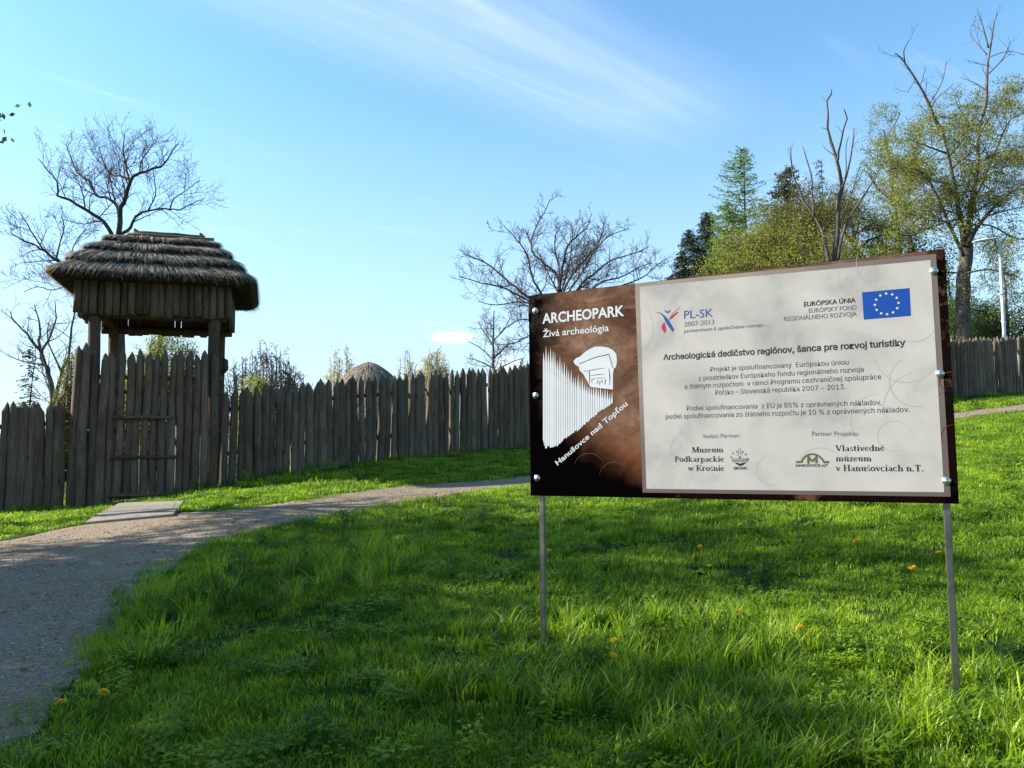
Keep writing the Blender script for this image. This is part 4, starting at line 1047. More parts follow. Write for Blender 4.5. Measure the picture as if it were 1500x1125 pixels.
# fan-shaped bare tree in the middle
def tree_mid():
    D = 40; t = Tree(3); b = base_at(822, D); kw = dict(gap=.34, L0=2.1, lv=2, up=.28, shrink=.48, gapk=.55, minr=.009)
    t.limb([b - Vector((0, 0, .3)), P(821, 560, D), P(820, 500, D), P(820, 440, D)], .42, .3, False)
    for pts, r0, dd in (([(820, 455), (819, 423), (824, 393), (831, 361), (843, 348), (859, 332), (867, 313)], .16, -1), ([(819, 440), (816, 404), (800, 388), (779, 367), (782, 340), (797, 311), (806, 292)], .13, 2), ([(822, 450), (827, 423), (840, 400), (861, 375), (877, 360), (893, 345), (922, 334)], .12, -2),
                        ([(826, 455), (848, 420), (867, 404), (893, 383), (928, 372), (950, 362)], .12, 2), ([(815, 460), (792, 428), (779, 404), (771, 372), (755, 348), (738, 330)], .13, -2), ([(812, 470), (771, 433), (747, 415), (723, 393), (693, 377), (677, 371)], .13, 2),
                        ([(790, 450), (741, 423), (707, 415), (672, 405)], .08, -2), ([(830, 460), (875, 417), (907, 407), (935, 392), (955, 385)], .10, 0), ([(905, 420), (940, 407), (960, 390), (978, 378)], .07, 3), ([(815, 475), (772, 443), (728, 447), (700, 441)], .08, 1),
                        ([(815, 490), (772, 468), (747, 476), (730, 492)], .07, -1), ([(815, 510), (785, 490), (752, 503), (725, 505)], .07, 1), ([(821, 430), (832, 395), (838, 350), (836, 325)], .09, 1), ([(822, 440), (818, 390), (812, 355), (822, 330)], .09, -1), ([(824, 440), (855, 395), (880, 350), (885, 325)], .08, 1)):
        t.limb(LP(D, pts, dd * .2, dd), r0 * .62, .018, True, **kw)
    t.finish('bare_tree', b, 'broad fan-shaped bare tree rising behind the left end of the board', 'tree', 'bare leafless trees beyond the palisade', 'bark_dark', 'twig')
tree_mid()
def tree_small():
    D = 30; t = Tree(4); b = base_at(723, D); kw = dict(gap=.26, L0=1.15, lv=2, up=.12, shrink=.5, gapk=.55, minr=.006, wild=1.2)
    t.limb(LP(D, [(724, 600), (724, 550), (722, 520), (722, 490), (724, 455)], 0, 0), .09, .02, True, **kw)
    for pts in ([(724, 530), (705, 510), (685, 500)], [(723, 525), (745, 505), (765, 500)], [(722, 505), (708, 485), (700, 470)], [(722, 500), (738, 482), (748, 465)], [(724, 545), (750, 530), (768, 525)], [(724, 540), (700, 528), (684, 525)]): t.limb(LP(D, pts, 0, RNG.uniform(-1, 1)), .03, .012, True, **kw)
    t.finish('bare_tree', b, 'small bare tree with thin twigs just left of the board', 'tree', 'bare leafless trees beyond the palisade', 'bark', 'twig')
tree_small()
# bushes beyond the palisade
def bush(px0, px1, ytop, D, seed, label, n=26, leaf=None, n_per=5, size=.07, group='bushes beyond the palisade', gap=.22, spread=.12, lv=2, keep=1.0, name='bush', cat='bush'):
    t = Tree(seed); cx = (px0 + px1) / 2; b = base_at(cx, D); W = (px1 - px0) / 2 / F * D; top = P(cx, ytop, D).z; H = top - b.z
    for i in range(n):
        a = t.r.uniform(0, 2 * math.pi); k = math.sqrt(t.r.random()); e = Vector((b.x + math.cos(a) * k * W, b.y + math.sin(a) * k * W, b.z + H * (1 - .45 * k * k) * t.r.uniform(.85, 1.0)))
        s0 = b + Vector((math.cos(a) * .25, math.sin(a) * .25, -.1)); m = s0.lerp(e, .5) + Vector((math.cos(a), math.sin(a), 0)) * W * .12
        t.limb([s0, m, e], .03, .010, True, gap=gap * 1.1, L0=min(W, H) * .55, lv=lv, up=.3, shrink=.5, gapk=.5, minr=.010, start=.2)
    lf = t.leaves(n_per, spread, size, 1, keep, seed) if leaf else None
    t.finish(name, b, label, cat, group, 'bark_dark' if leaf != 'leaf_pale' else 'bark', 'twig', lf, leaf)
bush(318, 452, 494, 27, 11, 'rounded bare grey bush right of the gate tower, above the palisade', 80, lv=2)
bush(350, 396, 538, 24, 12, 'low yellow-green bush showing over the pickets right of the tower', 40, 'leaf_catkin', 8, .06, spread=.1)
bush(470, 532, 506, 36, 13, 'pale blossoming bush left of the thatched hut roof', 50, 'leaf_pale', 4, .07, keep=.8, group='pale blossoming bushes by the hut')
bush(574, 616, 508, 38, 14, 'thin pale greenish bush just right of the hut roof', 30, 'leaf_pale', 3, .07, keep=.6, group='pale blossoming bushes by the hut')
bush(606, 668, 508, 40, 15, 'pale cream blossoming bush below the small cloud', 50, 'leaf_pale', 7, .08, keep=.9, group='pale blossoming bushes by the hut')
bush(738, 800, 515, 32, 16, 'dark twiggy bush at the left edge of the board', 40, 'leaf_green', 2, .05, keep=.4)
bush(180, 305, 470, 30, 17, 'yellow-green bush seen through the opening of the gate tower', 60, 'leaf_catkin', 6, .07, keep=.85)
bush(78, 126, 512, 24, 18, 'dark brownish bush left of the gate post', 36, 'leaf_brown', 8, .05)
bush(1180, 1300, 300, 46, 19, 'x', 5, None) if False else None

# conifers
def conifer(px, ytop, D, halfw_px, seed, label, leafmat, gap=.28, droop=.25, per=26, size=.16, thin=1.0, name='spruce_tree', group='conifers beyond the palisade', shape=.85, cat='tree', up=.0):
    r = random.Random(seed); rg = np.random.default_rng(seed); b = base_at(px, D); top = P(px, ytop, D); H = top.z - b.z; W = halfw_px / F * D
    big = MB(); n = 9; big.tube([b.lerp(Vector((b.x + .2, b.y, top.z)), i / (n - 1)) + Vector((r.uniform(-.04, .04), 0, 0)) for i in range(n)], [max(H * .014 * (1 - i / (n - 1)), .012) for i in range(n)], 7)
    tw = MB(); cs = []; z = H * .10
    while z < H - .1:
        k = 1 - z / H; L = W * (k ** shape) * 1.05 + .12
        for j in range(int(5 + 3 * r.random())):
            a = r.uniform(0, 2 * math.pi); l = L * r.uniform(.6, 1.12); s0 = b + Vector((0, 0, z + r.uniform(-.12, .12))); pts = [s0]; m = 5
            for i in range(1, m + 1):
                f = i / m; pts.append(s0 + Vector((math.cos(a) * l * f, math.sin(a) * l * f, l * (up * f - droop * f * f * 1.1 + .12 * max(f - .6, 0)))))
            tw.tube(pts, [.02 * (1 - i / (m + 1)) + .006 for i in range(m + 1)], 3, False)
            N = max(int(per * l * thin), 3); f = rg.random(N) ** .75; P0 = np.array([tuple(p) for p in pts]); idx = np.minimum((f * m).astype(int), m - 1); fr = (f * m - idx)[:, None]
            c = P0[idx] * (1 - fr) + P0[idx + 1] * fr; sw = (.10 + .16 * l * (1 - f))[:, None]
            side = np.array([-math.sin(a), math.cos(a), 0]); c = c + side * rg.normal(0, 1, (N, 1)) * sw + np.array([0, 0, 1]) * (-np.abs(rg.normal(0, .09, (N, 1)))); cs.append(c)
        z += gap * r.uniform(.7, 1.3) * (.6 + .6 * k)
    c = np.concatenate(cs); me = leaf_mesh(c, size, rg, .34)
    root = empty(name, b); tag(root, label, cat, group); T_ = Matrix.Translation(-b)
    for mb, nm in ((big, 'trunk'), (tw, 'branches')): m_ = mb.mesh(nm, True); m_.transform(T_); link(nm, m_, MAT['bark_dark'], root)
    me.transform(T_); o = link('foliage', me, MAT[leafmat], root); o['kind'] = 'stuff'
conifer(40, 503, 27, 34, 31, 'small dark spruce above the palisade at the left edge', 'needle', gap=.26, per=30, size=.11, thin=1)
conifer(1044, 306, 48, 88, 32, 'tallest dark spruce left of the fresh green larch', 'needle', per=75, size=.15, shape=.68, thin=1.0)
conifer(1018, 334, 46, 84, 33, 'middle dark spruce at the left end of the wood', 'needle', per=75, size=.14, shape=.68, thin=1.0)
conifer(1004, 364, 44, 62, 34, 'lowest dark spruce at the left end of the wood', 'needle', per=32, size=.2, shape=.75)
conifer(1097, 214, 46, 92, 35, 'slim fresh green larch standing above the board', 'leaf_larch', gap=.36, droop=-.10, per=22, size=.17, name='larch_tree', shape=.55, up=.12)
conifer(1078, 292, 44, 66, 36, 'shorter fresh green larch in front of the slim one', 'leaf_larch', gap=.36, droop=.05, per=36, size=.18, name='larch_tree', shape=.5)
conifer(1166, 244, 50, 62, 37, 'dark pine showing behind the dead snag', 'needle_brown', gap=.34, droop=-.05, per=26, size=.24, name='pine_tree', shape=.42)
conifer(1215, 232, 54, 30, 38, 'thin ragged dark pine behind the dead snag', 'needle_brown', gap=.55, droop=.1, per=12, size=.2, name='pine_tree', shape=.6)

# leafy crowns above the board
def crown(px, ytop, ybot, hw, D, seed, label, leaf, n_per=6, size=.14, limbs=9, group='budding trees behind the board', spread=.28, keep=1.0, gap=.42, squash=.55, L0=2.6, lv=2, up=.18, twig='twig'):
    t = Tree(seed); b = base_at(px, D); W = hw / F * D; zt = P(px, ytop, D).z; zb = P(px, ybot, D).z
    t.limb([b - Vector((0, 0, .3)), b.lerp(Vector((b.x, b.y, zb)), .5) + Vector((.15, 0, 0)), Vector((b.x, b.y, zb)), Vector((b.x + .2, b.y, zb + (zt - zb) * .5)), Vector((b.x, b.y, zt - .3))], .24, .04, True, gap=gap * 1.3, L0=L0 * .7, lv=lv, up=up, shrink=.5, gapk=.55, minr=.01, start=.45)
    for i in range(limbs):
        a = 2 * math.pi * i / limbs + t.r.uniform(-.3, .3); z0 = zb + (zt - zb) * t.r.uniform(-.15, .45); k = t.r.uniform(.65, 1.0); e = Vector((b.x + math.cos(a) * W * k, b.y + math.sin(a) * W * k, z0 + (zt - zb) * t.r.uniform(.15, .55) * (1.15 - .5 * k)))
        e.z = min(e.z, zt - (zt - zb) * .12 * t.r.random()); s0 = Vector((b.x, b.y, z0)); t.limb([s0, s0.lerp(e, .5) + Vector((t.r.uniform(-.4, .4), t.r.uniform(-.4, .4), t.r.uniform(0, .5))), e], .10, .025, True, gap=gap, L0=L0, lv=lv, up=up, shrink=.5, gapk=.55, minr=.01)
    t.finish('budding_tree', b, label, 'tree', group, 'bark_dark', twig, t.leaves(n_per, spread, size, squash, keep, seed), leaf)
crown(1138, 304, 400, 60, 40, 51, 'rounded bronze-green tree over the middle of the board, right of the larches', 'leaf_brown', 13, .09, 9, spread=.3)
crown(1100, 362, 430, 40, 36, 52, 'low olive-green tree just above the board, below the larches', 'leaf_olive', 12, .08, 7, spread=.3)
crown(1205, 290, 400, 56, 40, 53, 'broad olive-brown tree in front of the dead snag', 'leaf_brown', 13, .09, 9, spread=.28)
crown(1258, 280, 400, 50, 44, 54, 'olive-green tree right of the dead snag', 'leaf_olive', 12, .09, 8, spread=.28, keep=.8)
crown(1180, 340, 430, 66, 34, 55, 'low olive-green tree on the board line under the snag', 'leaf_olive', 12, .08, 8, spread=.28)
crown(1345, 330, 460, 60, 46, 56, 'mid-green tree filling the gap behind the big right-hand tree', 'leaf_green', 4, .14, 9, spread=.3, keep=.8)
crown(1480, 380, 520, 52, 50, 57, 'mid-green tree behind the street lamp', 'leaf_green', 9, .12, 9, spread=.3, keep=.8)
crown(1400, 400, 540, 56, 56, 58, 'farther green tree low behind the palisade at the right', 'leaf_green', 9, .14, 9, spread=.35)
crown(1290, 350, 470, 44, 50, 59, 'farther dull green tree behind the thin twin-topped tree', 'leaf_green', 4, .15, 8, spread=.3)

# dead snag
def snag():
    D = 31; t = Tree(6); t.SM = 2; t.JIT = .45; b = base_at(1226, D)
    for pts, r0, r1 in (([(1224, 560), (1224, 440), (1225, 377), (1229, 317), (1231, 273), (1225, 228), (1214, 187), (1211, 149), (1218, 131)], .42, .05), ([(1226, 238), (1229, 222), (1232, 202), (1240, 174), (1236, 160)], .14, .05), ([(1234, 275), (1246, 232), (1251, 187)], .13, .05), ([(1238, 262), (1240, 240), (1239, 215), (1243, 200)], .06, .03),
                        ([(1224, 420), (1214, 377), (1203, 336), (1180, 295), (1163, 258), (1158, 215)], .26, .05), ([(1192, 318), (1190, 284), (1188, 254), (1176, 215)], .13, .05), ([(1228, 380), (1236, 336), (1259, 295), (1277, 269), (1285, 254), (1290, 235)], .15, .03), ([(1285, 256), (1268, 243)], .05, .02),
                        ([(1233, 330), (1240, 300), (1251, 273), (1261, 239)], .07, .03), ([(1251, 272), (1263, 257)], .04, .02), ([(1214, 190), (1202, 187)], .04, .02), ([(1223, 228), (1212, 220), (1205, 213)], .05, .02), ([(1247, 215), (1258, 205)], .035, .015), ([(1160, 240), (1155, 222)], .03, .015)):
        t.limb(LP(D, pts, 0, t.r.uniform(-.8, .8)), r0 * .40, r1 * .4, True, gap=1.5, L0=.8, lv=1, up=.4, shrink=.5, gapk=.5, minr=.007, start=.4)
    t.finish('dead_tree', b, 'dead pale snag with broken bare limbs sticking up above the board', 'tree', None, 'bark_dead', 'twig')
snag()
# the big budding tree on the right
def tree_big():
    D = 38; t = Tree(7); t.JIT = .12; b = base_at(1412, D)
    t.limb([b - Vector((0, 0, .4)), P(1411, 520, D), P(1411, 440, D), P(1413, 395, D), P(1416, 350, D)], .38, .29, False)
    low = dict(gap=.42, L0=3.0, lv=2, up=.12, shrink=.5, gapk=.55, minr=.009, wild=1.1); bare = dict(gap=.8, L0=1.7, lv=1, up=.3, shrink=.5, gapk=.5, minr=.009)
    for pts, r0, dd in (([(1416, 355), (1423, 299), (1432, 243), (1434, 194), (1442, 160)], .30, 1), ([(1414, 360), (1406, 317), (1397, 269), (1389, 224), (1376, 185)], .26, -1), ([(1412, 375), (1397, 343), (1374, 291), (1352, 254), (1318, 246), (1296, 252)], .16, -2), ([(1418, 360), (1430, 336), (1464, 295), (1500, 269), (1530, 262)], .2, -2),
                        ([(1428, 290), (1442, 261), (1475, 183), (1490, 170)], .12, 3), ([(1420, 330), (1450, 330), (1490, 350), (1520, 345)], .09, 2), ([(1406, 320), (1370, 330), (1335, 345), (1310, 340)], .08, -3), ([(1432, 240), (1460, 225), (1500, 215)], .10, -2), ([(1397, 270), (1360, 260), (1335, 225)], .10, 3),
                        ([(1390, 226), (1360, 215), (1330, 205), (1312, 215)], .08, -1), ([(1434, 195), (1415, 175), (1400, 150)], .08, 2), ([(1415, 400), (1450, 395), (1490, 405)], .08, -2), ([(1412, 400), (1375, 400), (1345, 410)], .08, 2), ([(1434, 200), (1450, 170), (1480, 140)], .07, 1)):
        t.limb(LP(D, pts, dd * .2, dd), r0 * .68, .025, True, **low)
    lf = t.leaves(12, .18, .085, .4, .82, 7)
    t.tips = []
    for pts, r0, dd in (([(1440, 168), (1445, 142), (1447, 93), (1455, 41), (1460, 20)], .16, 1), ([(1448, 70), (1440, 40), (1432, 18)], .06, 0), ([(1378, 190), (1367, 168), (1352, 134), (1324, 90), (1311, 78)], .16, -1), ([(1326, 95), (1324, 75), (1331, 60)], .05, -1), ([(1352, 136), (1340, 120), (1330, 135)], .035, 0),
                        ([(1446, 110), (1470, 85), (1480, 60)], .05, 1), ([(1446, 80), (1428, 60), (1420, 45)], .04, 1), ([(1360, 155), (1380, 120), (1386, 90)], .05, 2), ([(1447, 85), (1475, 75), (1500, 80)], .04, -1)):
        t.limb(LP(D, pts, 0, dd), r0 * .7, .018, True, **bare)
    t.finish('budding_tree', b, 'tallest tree at the right with two bare tops and budding yellow-green boughs', 'tree', 'budding trees behind the board', 'bark', 'twig', lf, 'leaf_olive')
tree_big()
def tree_thin():
    D = 45; t = Tree(8); b = base_at(1318, D); kw = dict(gap=.5, L0=2.2, lv=2, up=.15, shrink=.5, gapk=.55, minr=.01, wild=1.1)
    for pts, r0, dd in (([(1320, 560), (1319, 430), (1318, 366), (1307, 261), (1296, 202), (1292, 190)], .26, 0), ([(1312, 300), (1285, 275), (1272, 255)], .08, -1), ([(1296, 205), (1312, 180), (1318, 165)], .04, 1), ([(1310, 290), (1335, 265), (1345, 235)], .08, 1), ([(1316, 340), (1285, 330), (1262, 335)], .08, -2), ([(1317, 350), (1345, 320), (1362, 300)], .08, 2), ([(1303, 240), (1285, 220), (1275, 205)], .05, 2)):
        t.limb(LP(D, pts, 0, dd), r0 * .75, .03, True, **kw)
    t.finish('budding_tree', b, 'thin budding tree between the dead snag and the tallest tree', 'tree', 'budding trees behind the board', 'bark', 'twig', t.leaves(14, .17, .085, .4, .85, 8), 'leaf_olive')
tree_thin()

# trees beyond the left edge of the picture: their shade lies on path and lawn
def shade_tree(x, y, h, w, zb, seed, label, n_per=5, size=.12, keep=1.0, limbs=10, extra=None, r=.2):
    t = Tree(seed); b = Vector((x, y, hz(x, y)))
    t.limb([b - Vector((0, 0, .3)), b + Vector((.1, 0, zb * .6)), b + Vector((0, .1, zb)), b + Vector((.1, 0, h * .75)), b + Vector((0, 0, h - .4))], r, .04, True, gap=.6, L0=1.6, lv=2, up=.2, shrink=.5, gapk=.55, start=.4)
    for i in range(limbs):
        a = 2 * math.pi * i / limbs + t.r.uniform(-.3, .3); z0 = zb + (h - zb) * t.r.uniform(-.1, .5); k = t.r.uniform(.6, 1)
        e = b + Vector((math.cos(a) * w * k, math.sin(a) * w * k, min(z0 + (h - zb) * t.r.uniform(.1, .5), h - .3))); s0 = b + Vector((0, 0, z0))
        t.limb([s0, s0.lerp(e, .5) + Vector((0, 0, .3)), e], .08, .02, True, gap=.5, L0=1.6, lv=2, up=.15, shrink=.5, gapk=.55)
    if extra:
        for _ in range(26): t.tips.append((P(-12, 176, 11.5) + Vector((t.r.gauss(0, .06), t.r.gauss(0, .1), t.r.gauss(0, .08))), Vector((0, 0, 1))))
        for pts in extra: t.limb(pts, .04, .006, True, gap=.16, L0=.22, lv=1, up=.1, shrink=.5, gapk=.5)
    return t.finish('leafy_tree', b, label, 'tree', 'leafy trees beside the path', 'bark', 'twig', t.leaves(n_per, .22, size, .6, keep, seed), 'leaf_green')
SH_EXTRA = [[P(-120, 120, 11.5) + Vector((-1.2, 0, -.3)), P(-60, 160, 11.5), P(-22, 172, 11.5), P(-2, 176, 11.5)]]
shade_tree(-11.4, 13.2, 6.9, 1.9, 3.2, 71, 'leafy tree beside the path whose branch tip enters the picture at the upper left', 4, .10, .35, 8, SH_EXTRA)
shade_tree(-12.6, 5.9, 8.5, 3.5, 3.6, 72, 'dense leafy tree beside the path left of the picture', 18, .15, .78, 16)
big_shade = shade_tree(-13.4, 9.1, 11.2, 3.3, 3.4, 73, 'tall leafy tree beside the path left of the picture', 15, .15, .82, 15)
shade_tree(-11.2, 3.4, 6.9, 2.9, 2.6, 74, 'shorter leafy tree beside the near bend of the path', 13, .15, .26, 12)
shade_tree(-16.4, 10.9, 13.0, 3.3, 6.6, 75, 'tallest leafy tree set back from the path left of the picture', 8, .14, 1.0, 14)

# unseen trees added behind the camera to block sky light and deepen the shade
for (x, y, rz, k, lab) in ((-8.5, -4.5, 1.0, 1.25, 'leafy tree added behind the photographer to block sky light, nearest to the path bend'), (-15.5, -2.5, 2.2, 1.4, 'leafy tree added behind the photographer to block sky light, farthest to the left'),
                           (-3.0, -8.5, 3.3, 1.45, 'leafy tree added to block sky light straight behind the photographer'), (5.5, -9.0, 4.6, 1.4, 'leafy tree added behind the photographer to block sky light, to the right'), (-12.0, -10.5, 5.4, 1.6, 'tallest leafy tree added to block sky light deep behind the photographer')):
    c = big_shade.copy(); C.objects.link(c); c.location = (x, y, hz(x, y)); c.rotation_euler = (0, 0, rz); c.scale = (k, k, k); c['label'] = lab
    for ch in list(big_shade.children):
        d = ch.copy(); C.objects.link(d); d.parent = c

# ------------------------------------------------------------------ thatched hut beyond the palisade
def build_hut():
    D = 31; rg = random.Random(8); b = base_at(540, D); ap = P(538, 524, D); H = ap.z - b.z - .2
    root = empty('round_hut', b); tag(root, 'round hut with grey conical thatch whose top shows over the palisade', 'hut')
    m = MB(); n = 22; R_ = 2.0
    for k in range(44):
        a = 2 * math.pi * k / 44; o = MB(); o.tube([(math.cos(a) * R_, math.sin(a) * R_, -.1), (math.cos(a) * R_, math.sin(a) * R_, 1.3)], [.13, .12], 7); w = o.build('wall_post', MAT['wood_brown'], root)
    core = MB(); vs = [(math.cos(2 * math.pi * k / 32) * 2.6, math.sin(2 * math.pi * k / 32) * 2.6, 1.0) for k in range(32)] + [(math.cos(2 * math.pi * k / 32) * 1.2, math.sin(2 * math.pi * k / 32) * 1.2, 1.0 + (H - 1.0) * .60) for k in range(32)] + [(0, 0, H - .12)]
    core.add(vs, [(k, (k + 1) % 32, 32 + (k + 1) % 32, 32 + k) for k in range(32)] + [(32 + k, 32 + (k + 1) % 32, 64) for k in range(32)] + [tuple(range(31, -1, -1))]); core.build('roof', MAT['thatch_core'], root)
    V, Fc = [], []
    for k in range(5200):
        a = rg.uniform(0, 2 * math.pi); t0 = rg.random() ** .7; 
        def rp(t): 
            r_ = 2.65 * t if t > .46 else 2.65 * t; z = H - (H - 1.0) * (.36 * (t / .46) ** 1.55 if t < .46 else .36 + .64 * (t - .46) / .54); return r_, z
        r0, z0 = rp(t0 * .92); r1, z1 = rp(min(t0 * .92 + .2, 1.04)); a2 = a + rg.gauss(0, .02); w = .014
        A = Vector((math.cos(a) * r0, math.sin(a) * r0, z0 + .04)); B = Vector((math.cos(a2) * r1, math.sin(a2) * r1, z1 + .04 + rg.uniform(0, .13))); s_ = Vector((-math.sin(a), math.cos(a), 0)) * w
        i = len(V); V += [A - s_, A + s_, B]; Fc.append((i, i + 1, i + 2))
    o = link('thatch', mesh_of('thatch', np.array([tuple(v) for v in V], np.float32), np.array(Fc)), MAT['thatch_pale'], root); o['kind'] = 'stuff'
n_ = NT('grey_thatch', .95, .1); _v = n_.noise(n_.tc.outputs['Object'], 16, 3, .7); n_.color(n_.ramp(_v, (.3, c4(.14, .11, .085)), (.7, c4(.38, .32, .255)))); MAT['thatch_pale'] = n_.m
build_hut()

# ------------------------------------------------------------------ street lamp
def build_lamp():
    D = 34; foot = base_at(1477, D); top = P(1463.5, 349, D); g = NT('lamp_grey', .4, .4, .3); g.color(c4(.50, .53, .55)); gm = g.m
    root = empty('street_lamp', foot); tag(root, 'slim grey street lamp with flat head standing behind the palisade', 'street lamp')
    H = top.z - foot.z; dx = top.x - foot.x
    b = MB(); b.tube([(0, 0, -.2), (0, 0, .9), (0, 0, .92), (dx * .5, 0, H * .5), (dx, 0, H - .03)], [.10, .10, .078, .07, .055], 12); b.build('pole', gm, root, True)
    b = MB(); b.box(.02, -.09, .55, .1, .02, .32, bev=.006); b.build('service_door', gm, root)
    hd = P(1425, 357, D) - foot
    b = MB(); b.tube([(dx, 0, H - .06), (dx - .02, 0, H + .0), (dx - .12, 0, H + .01), (dx + (hd.x - dx) * .45, 0, H - .03)], [.05, .045, .034, .034], 10); b.build('arm', gm, root, True)
    vs = []; xs0 = dx + (hd.x - dx) * .36; xs1 = hd.x; n = 7
    for i in range(n):
        t = i / (n - 1); x = xs0 + (xs1 - xs0) * t; w = .06 + .085 * math.sin(math.pi * min(t * .8 + .15, 1)); zc = H - .03 - .12 * t; hh = .055 * math.sin(math.pi * (t * .8 + .15)) + .012
        for (a, c) in ((-1, -.35), (-1, .1), (-.55, 1), (.55, 1), (1, .1), (1, -.35)): vs.append((x, a * w, zc + c * hh))
    fs = [(i * 6 + k, i * 6 + (k + 1) % 6, (i + 1) * 6 + (k + 1) % 6, (i + 1) * 6 + k) for i in range(n - 1) for k in range(6)] + [tuple(range(5, -1, -1)), tuple((n - 1) * 6 + k for k in range(6))]
    w = NT('lamp_head_white', .35, .4); w.color(c4(.78, .79, .80)); m = MB(); m.add(vs, fs); m.build('lamp_head', w.m, root)
    gl = NT('lamp_glass', .2, .5); gl.color(c4(.6, .6, .58)); m = MB(); m.box((xs0 + xs1) / 2 - .02, 0, H - .135, abs(xs1 - xs0) * .55, .14, .02, bev=.006); m.build('glass', gl.m, root)
    k = P(1467, 431, D) - foot; m = MB(); m.box(k.x - .06, -.02, k.z, .10, .08, .05, bev=.01); m.build('bracket', w.m, root)
build_lamp()

# ------------------------------------------------------------------ wooded ridge on the horizon
def build_hills():
    n = NT('far_woodland', .95, .05); g = n.noise(n.tc.outputs['Object'], .02, 5, .6); n.color(n.ramp(g, (.35, c4(.06, .075, .05)), (.65, c4(.11, .13, .075))))
    V = []; F_ = []; N = 120; rows = [(900, -8), (1000, 10), (1200, 1.0), (1700, 1.25)]
    for i in range(N + 1):
        a = math.radians(-80 + 160 * i / N); h = 34 + 16 * math.sin(a * 3 + 1) + 9 * math.sin(a * 11) + 4 * math.sin(a * 29 + 2) + (18 if a < -.2 else 0) * math.exp(-((a + .25) / .1) ** 2)
        for (d, z) in rows: V.append((math.sin(a) * d, math.cos(a) * d, z if z in (-8, 10) else h * z + 12))
    for i in range(N):
        for k in range(3): b = i * 4 + k; F_.append((b, b + 4, b + 5, b + 1))
    o = link('hills', mesh_of('hills', V, F_, True), n.m); tag(o, 'low wooded ridge on the horizon beyond the palisade', kind='structure')
build_hills()

# ------------------------------------------------------------------ grass, weeds, gravel as ground cover
def mk_grass_mat(name, a, b, c, tr=.42, sp=.35):
    n = NT(name, .45, sp); pos = n.N('ShaderNodeNewGeometry').outputs['Position']; g = n.noise(pos, .7, 4, .6); g2 = n.noise(pos, 6, 3, .7)
    v = n.math('ADD', n.math('MULTIPLY', g, .35), n.math('ADD', n.math('MULTIPLY', g2, .25), n.math('MULTIPLY', n.rnd(), .40)))
    col = n.ramp(v, (.3, c4(*a)), (.5, c4(*b)), (.72, c4(*c))); n.color(col); n.translucent(n.mix(1.0, col, c4(1.25, 1.3, .55), 'MULTIPLY'), tr); return n.m
MAT['grass'] = mk_grass_mat('grass_blades', (.036, .09, .006), (.145, .26, .010), (.36, .48, .035), .48)
MAT['grass_dry'] = mk_grass_mat('dry_stalks', (.14, .13, .05), (.22, .20, .08), (.32, .28, .13), .3)
MAT['weed'] = mk_grass_mat('weed_leaves', (.040, .10, .007), (.12, .22, .011), (.26, .37, .03), .45, .12)
def tuft(seed, n, R_, h0, h1, w, bend=.5, mat='grass', dry=0):
    r = random.Random(seed); V, F_, MI = [], [], []
    for k in range(n):
        a = r.uniform(0, 6.283); q = R_ * math.sqrt(r.random()); x, y = math.cos(a) * q, math.sin(a) * q; h = r.uniform(h0, h1) * (1.1 - .4 * q / R_); az = r.uniform(0, 6.283); bd = h * r.uniform(.1, bend) * 1.4
        dx, dy = math.cos(az), math.sin(az); fx, fy = -dy, dx; fa = r.uniform(-.9, .9); fx, fy = fx * math.cos(fa) - fy * math.sin(fa), fx * math.sin(fa) + fy * math.cos(fa)
        ww = w * r.uniform(.7, 1.4); b = len(V)
        for (t, wk) in ((0, .8), (.4, 1.0), (.75, .7)):
            cx, cy, cz = x + dx * bd * t * t, y + dy * bd * t * t, h * t * (1 - .15 * t) - (.01 if t == 0 else 0)
            V += [(cx - fx * ww * wk / 2, cy - fy * ww * wk / 2, cz), (cx + fx * ww * wk / 2, cy + fy * ww * wk / 2, cz)]
        V.append((x + dx * bd, y + dy * bd, h * .85)); F_ += [(b, b + 1, b + 3, b + 2), (b + 2, b + 3, b + 5, b + 4), (b + 4, b + 5, b + 6)]; MI += [1 if r.random() < dry else 0] * 3
    m = mesh_of('tuft', V, F_, True); m.materials.append(MAT[mat]); m.materials.append(MAT['grass_dry']); m.polygons.foreach_set('material_index', MI); return m
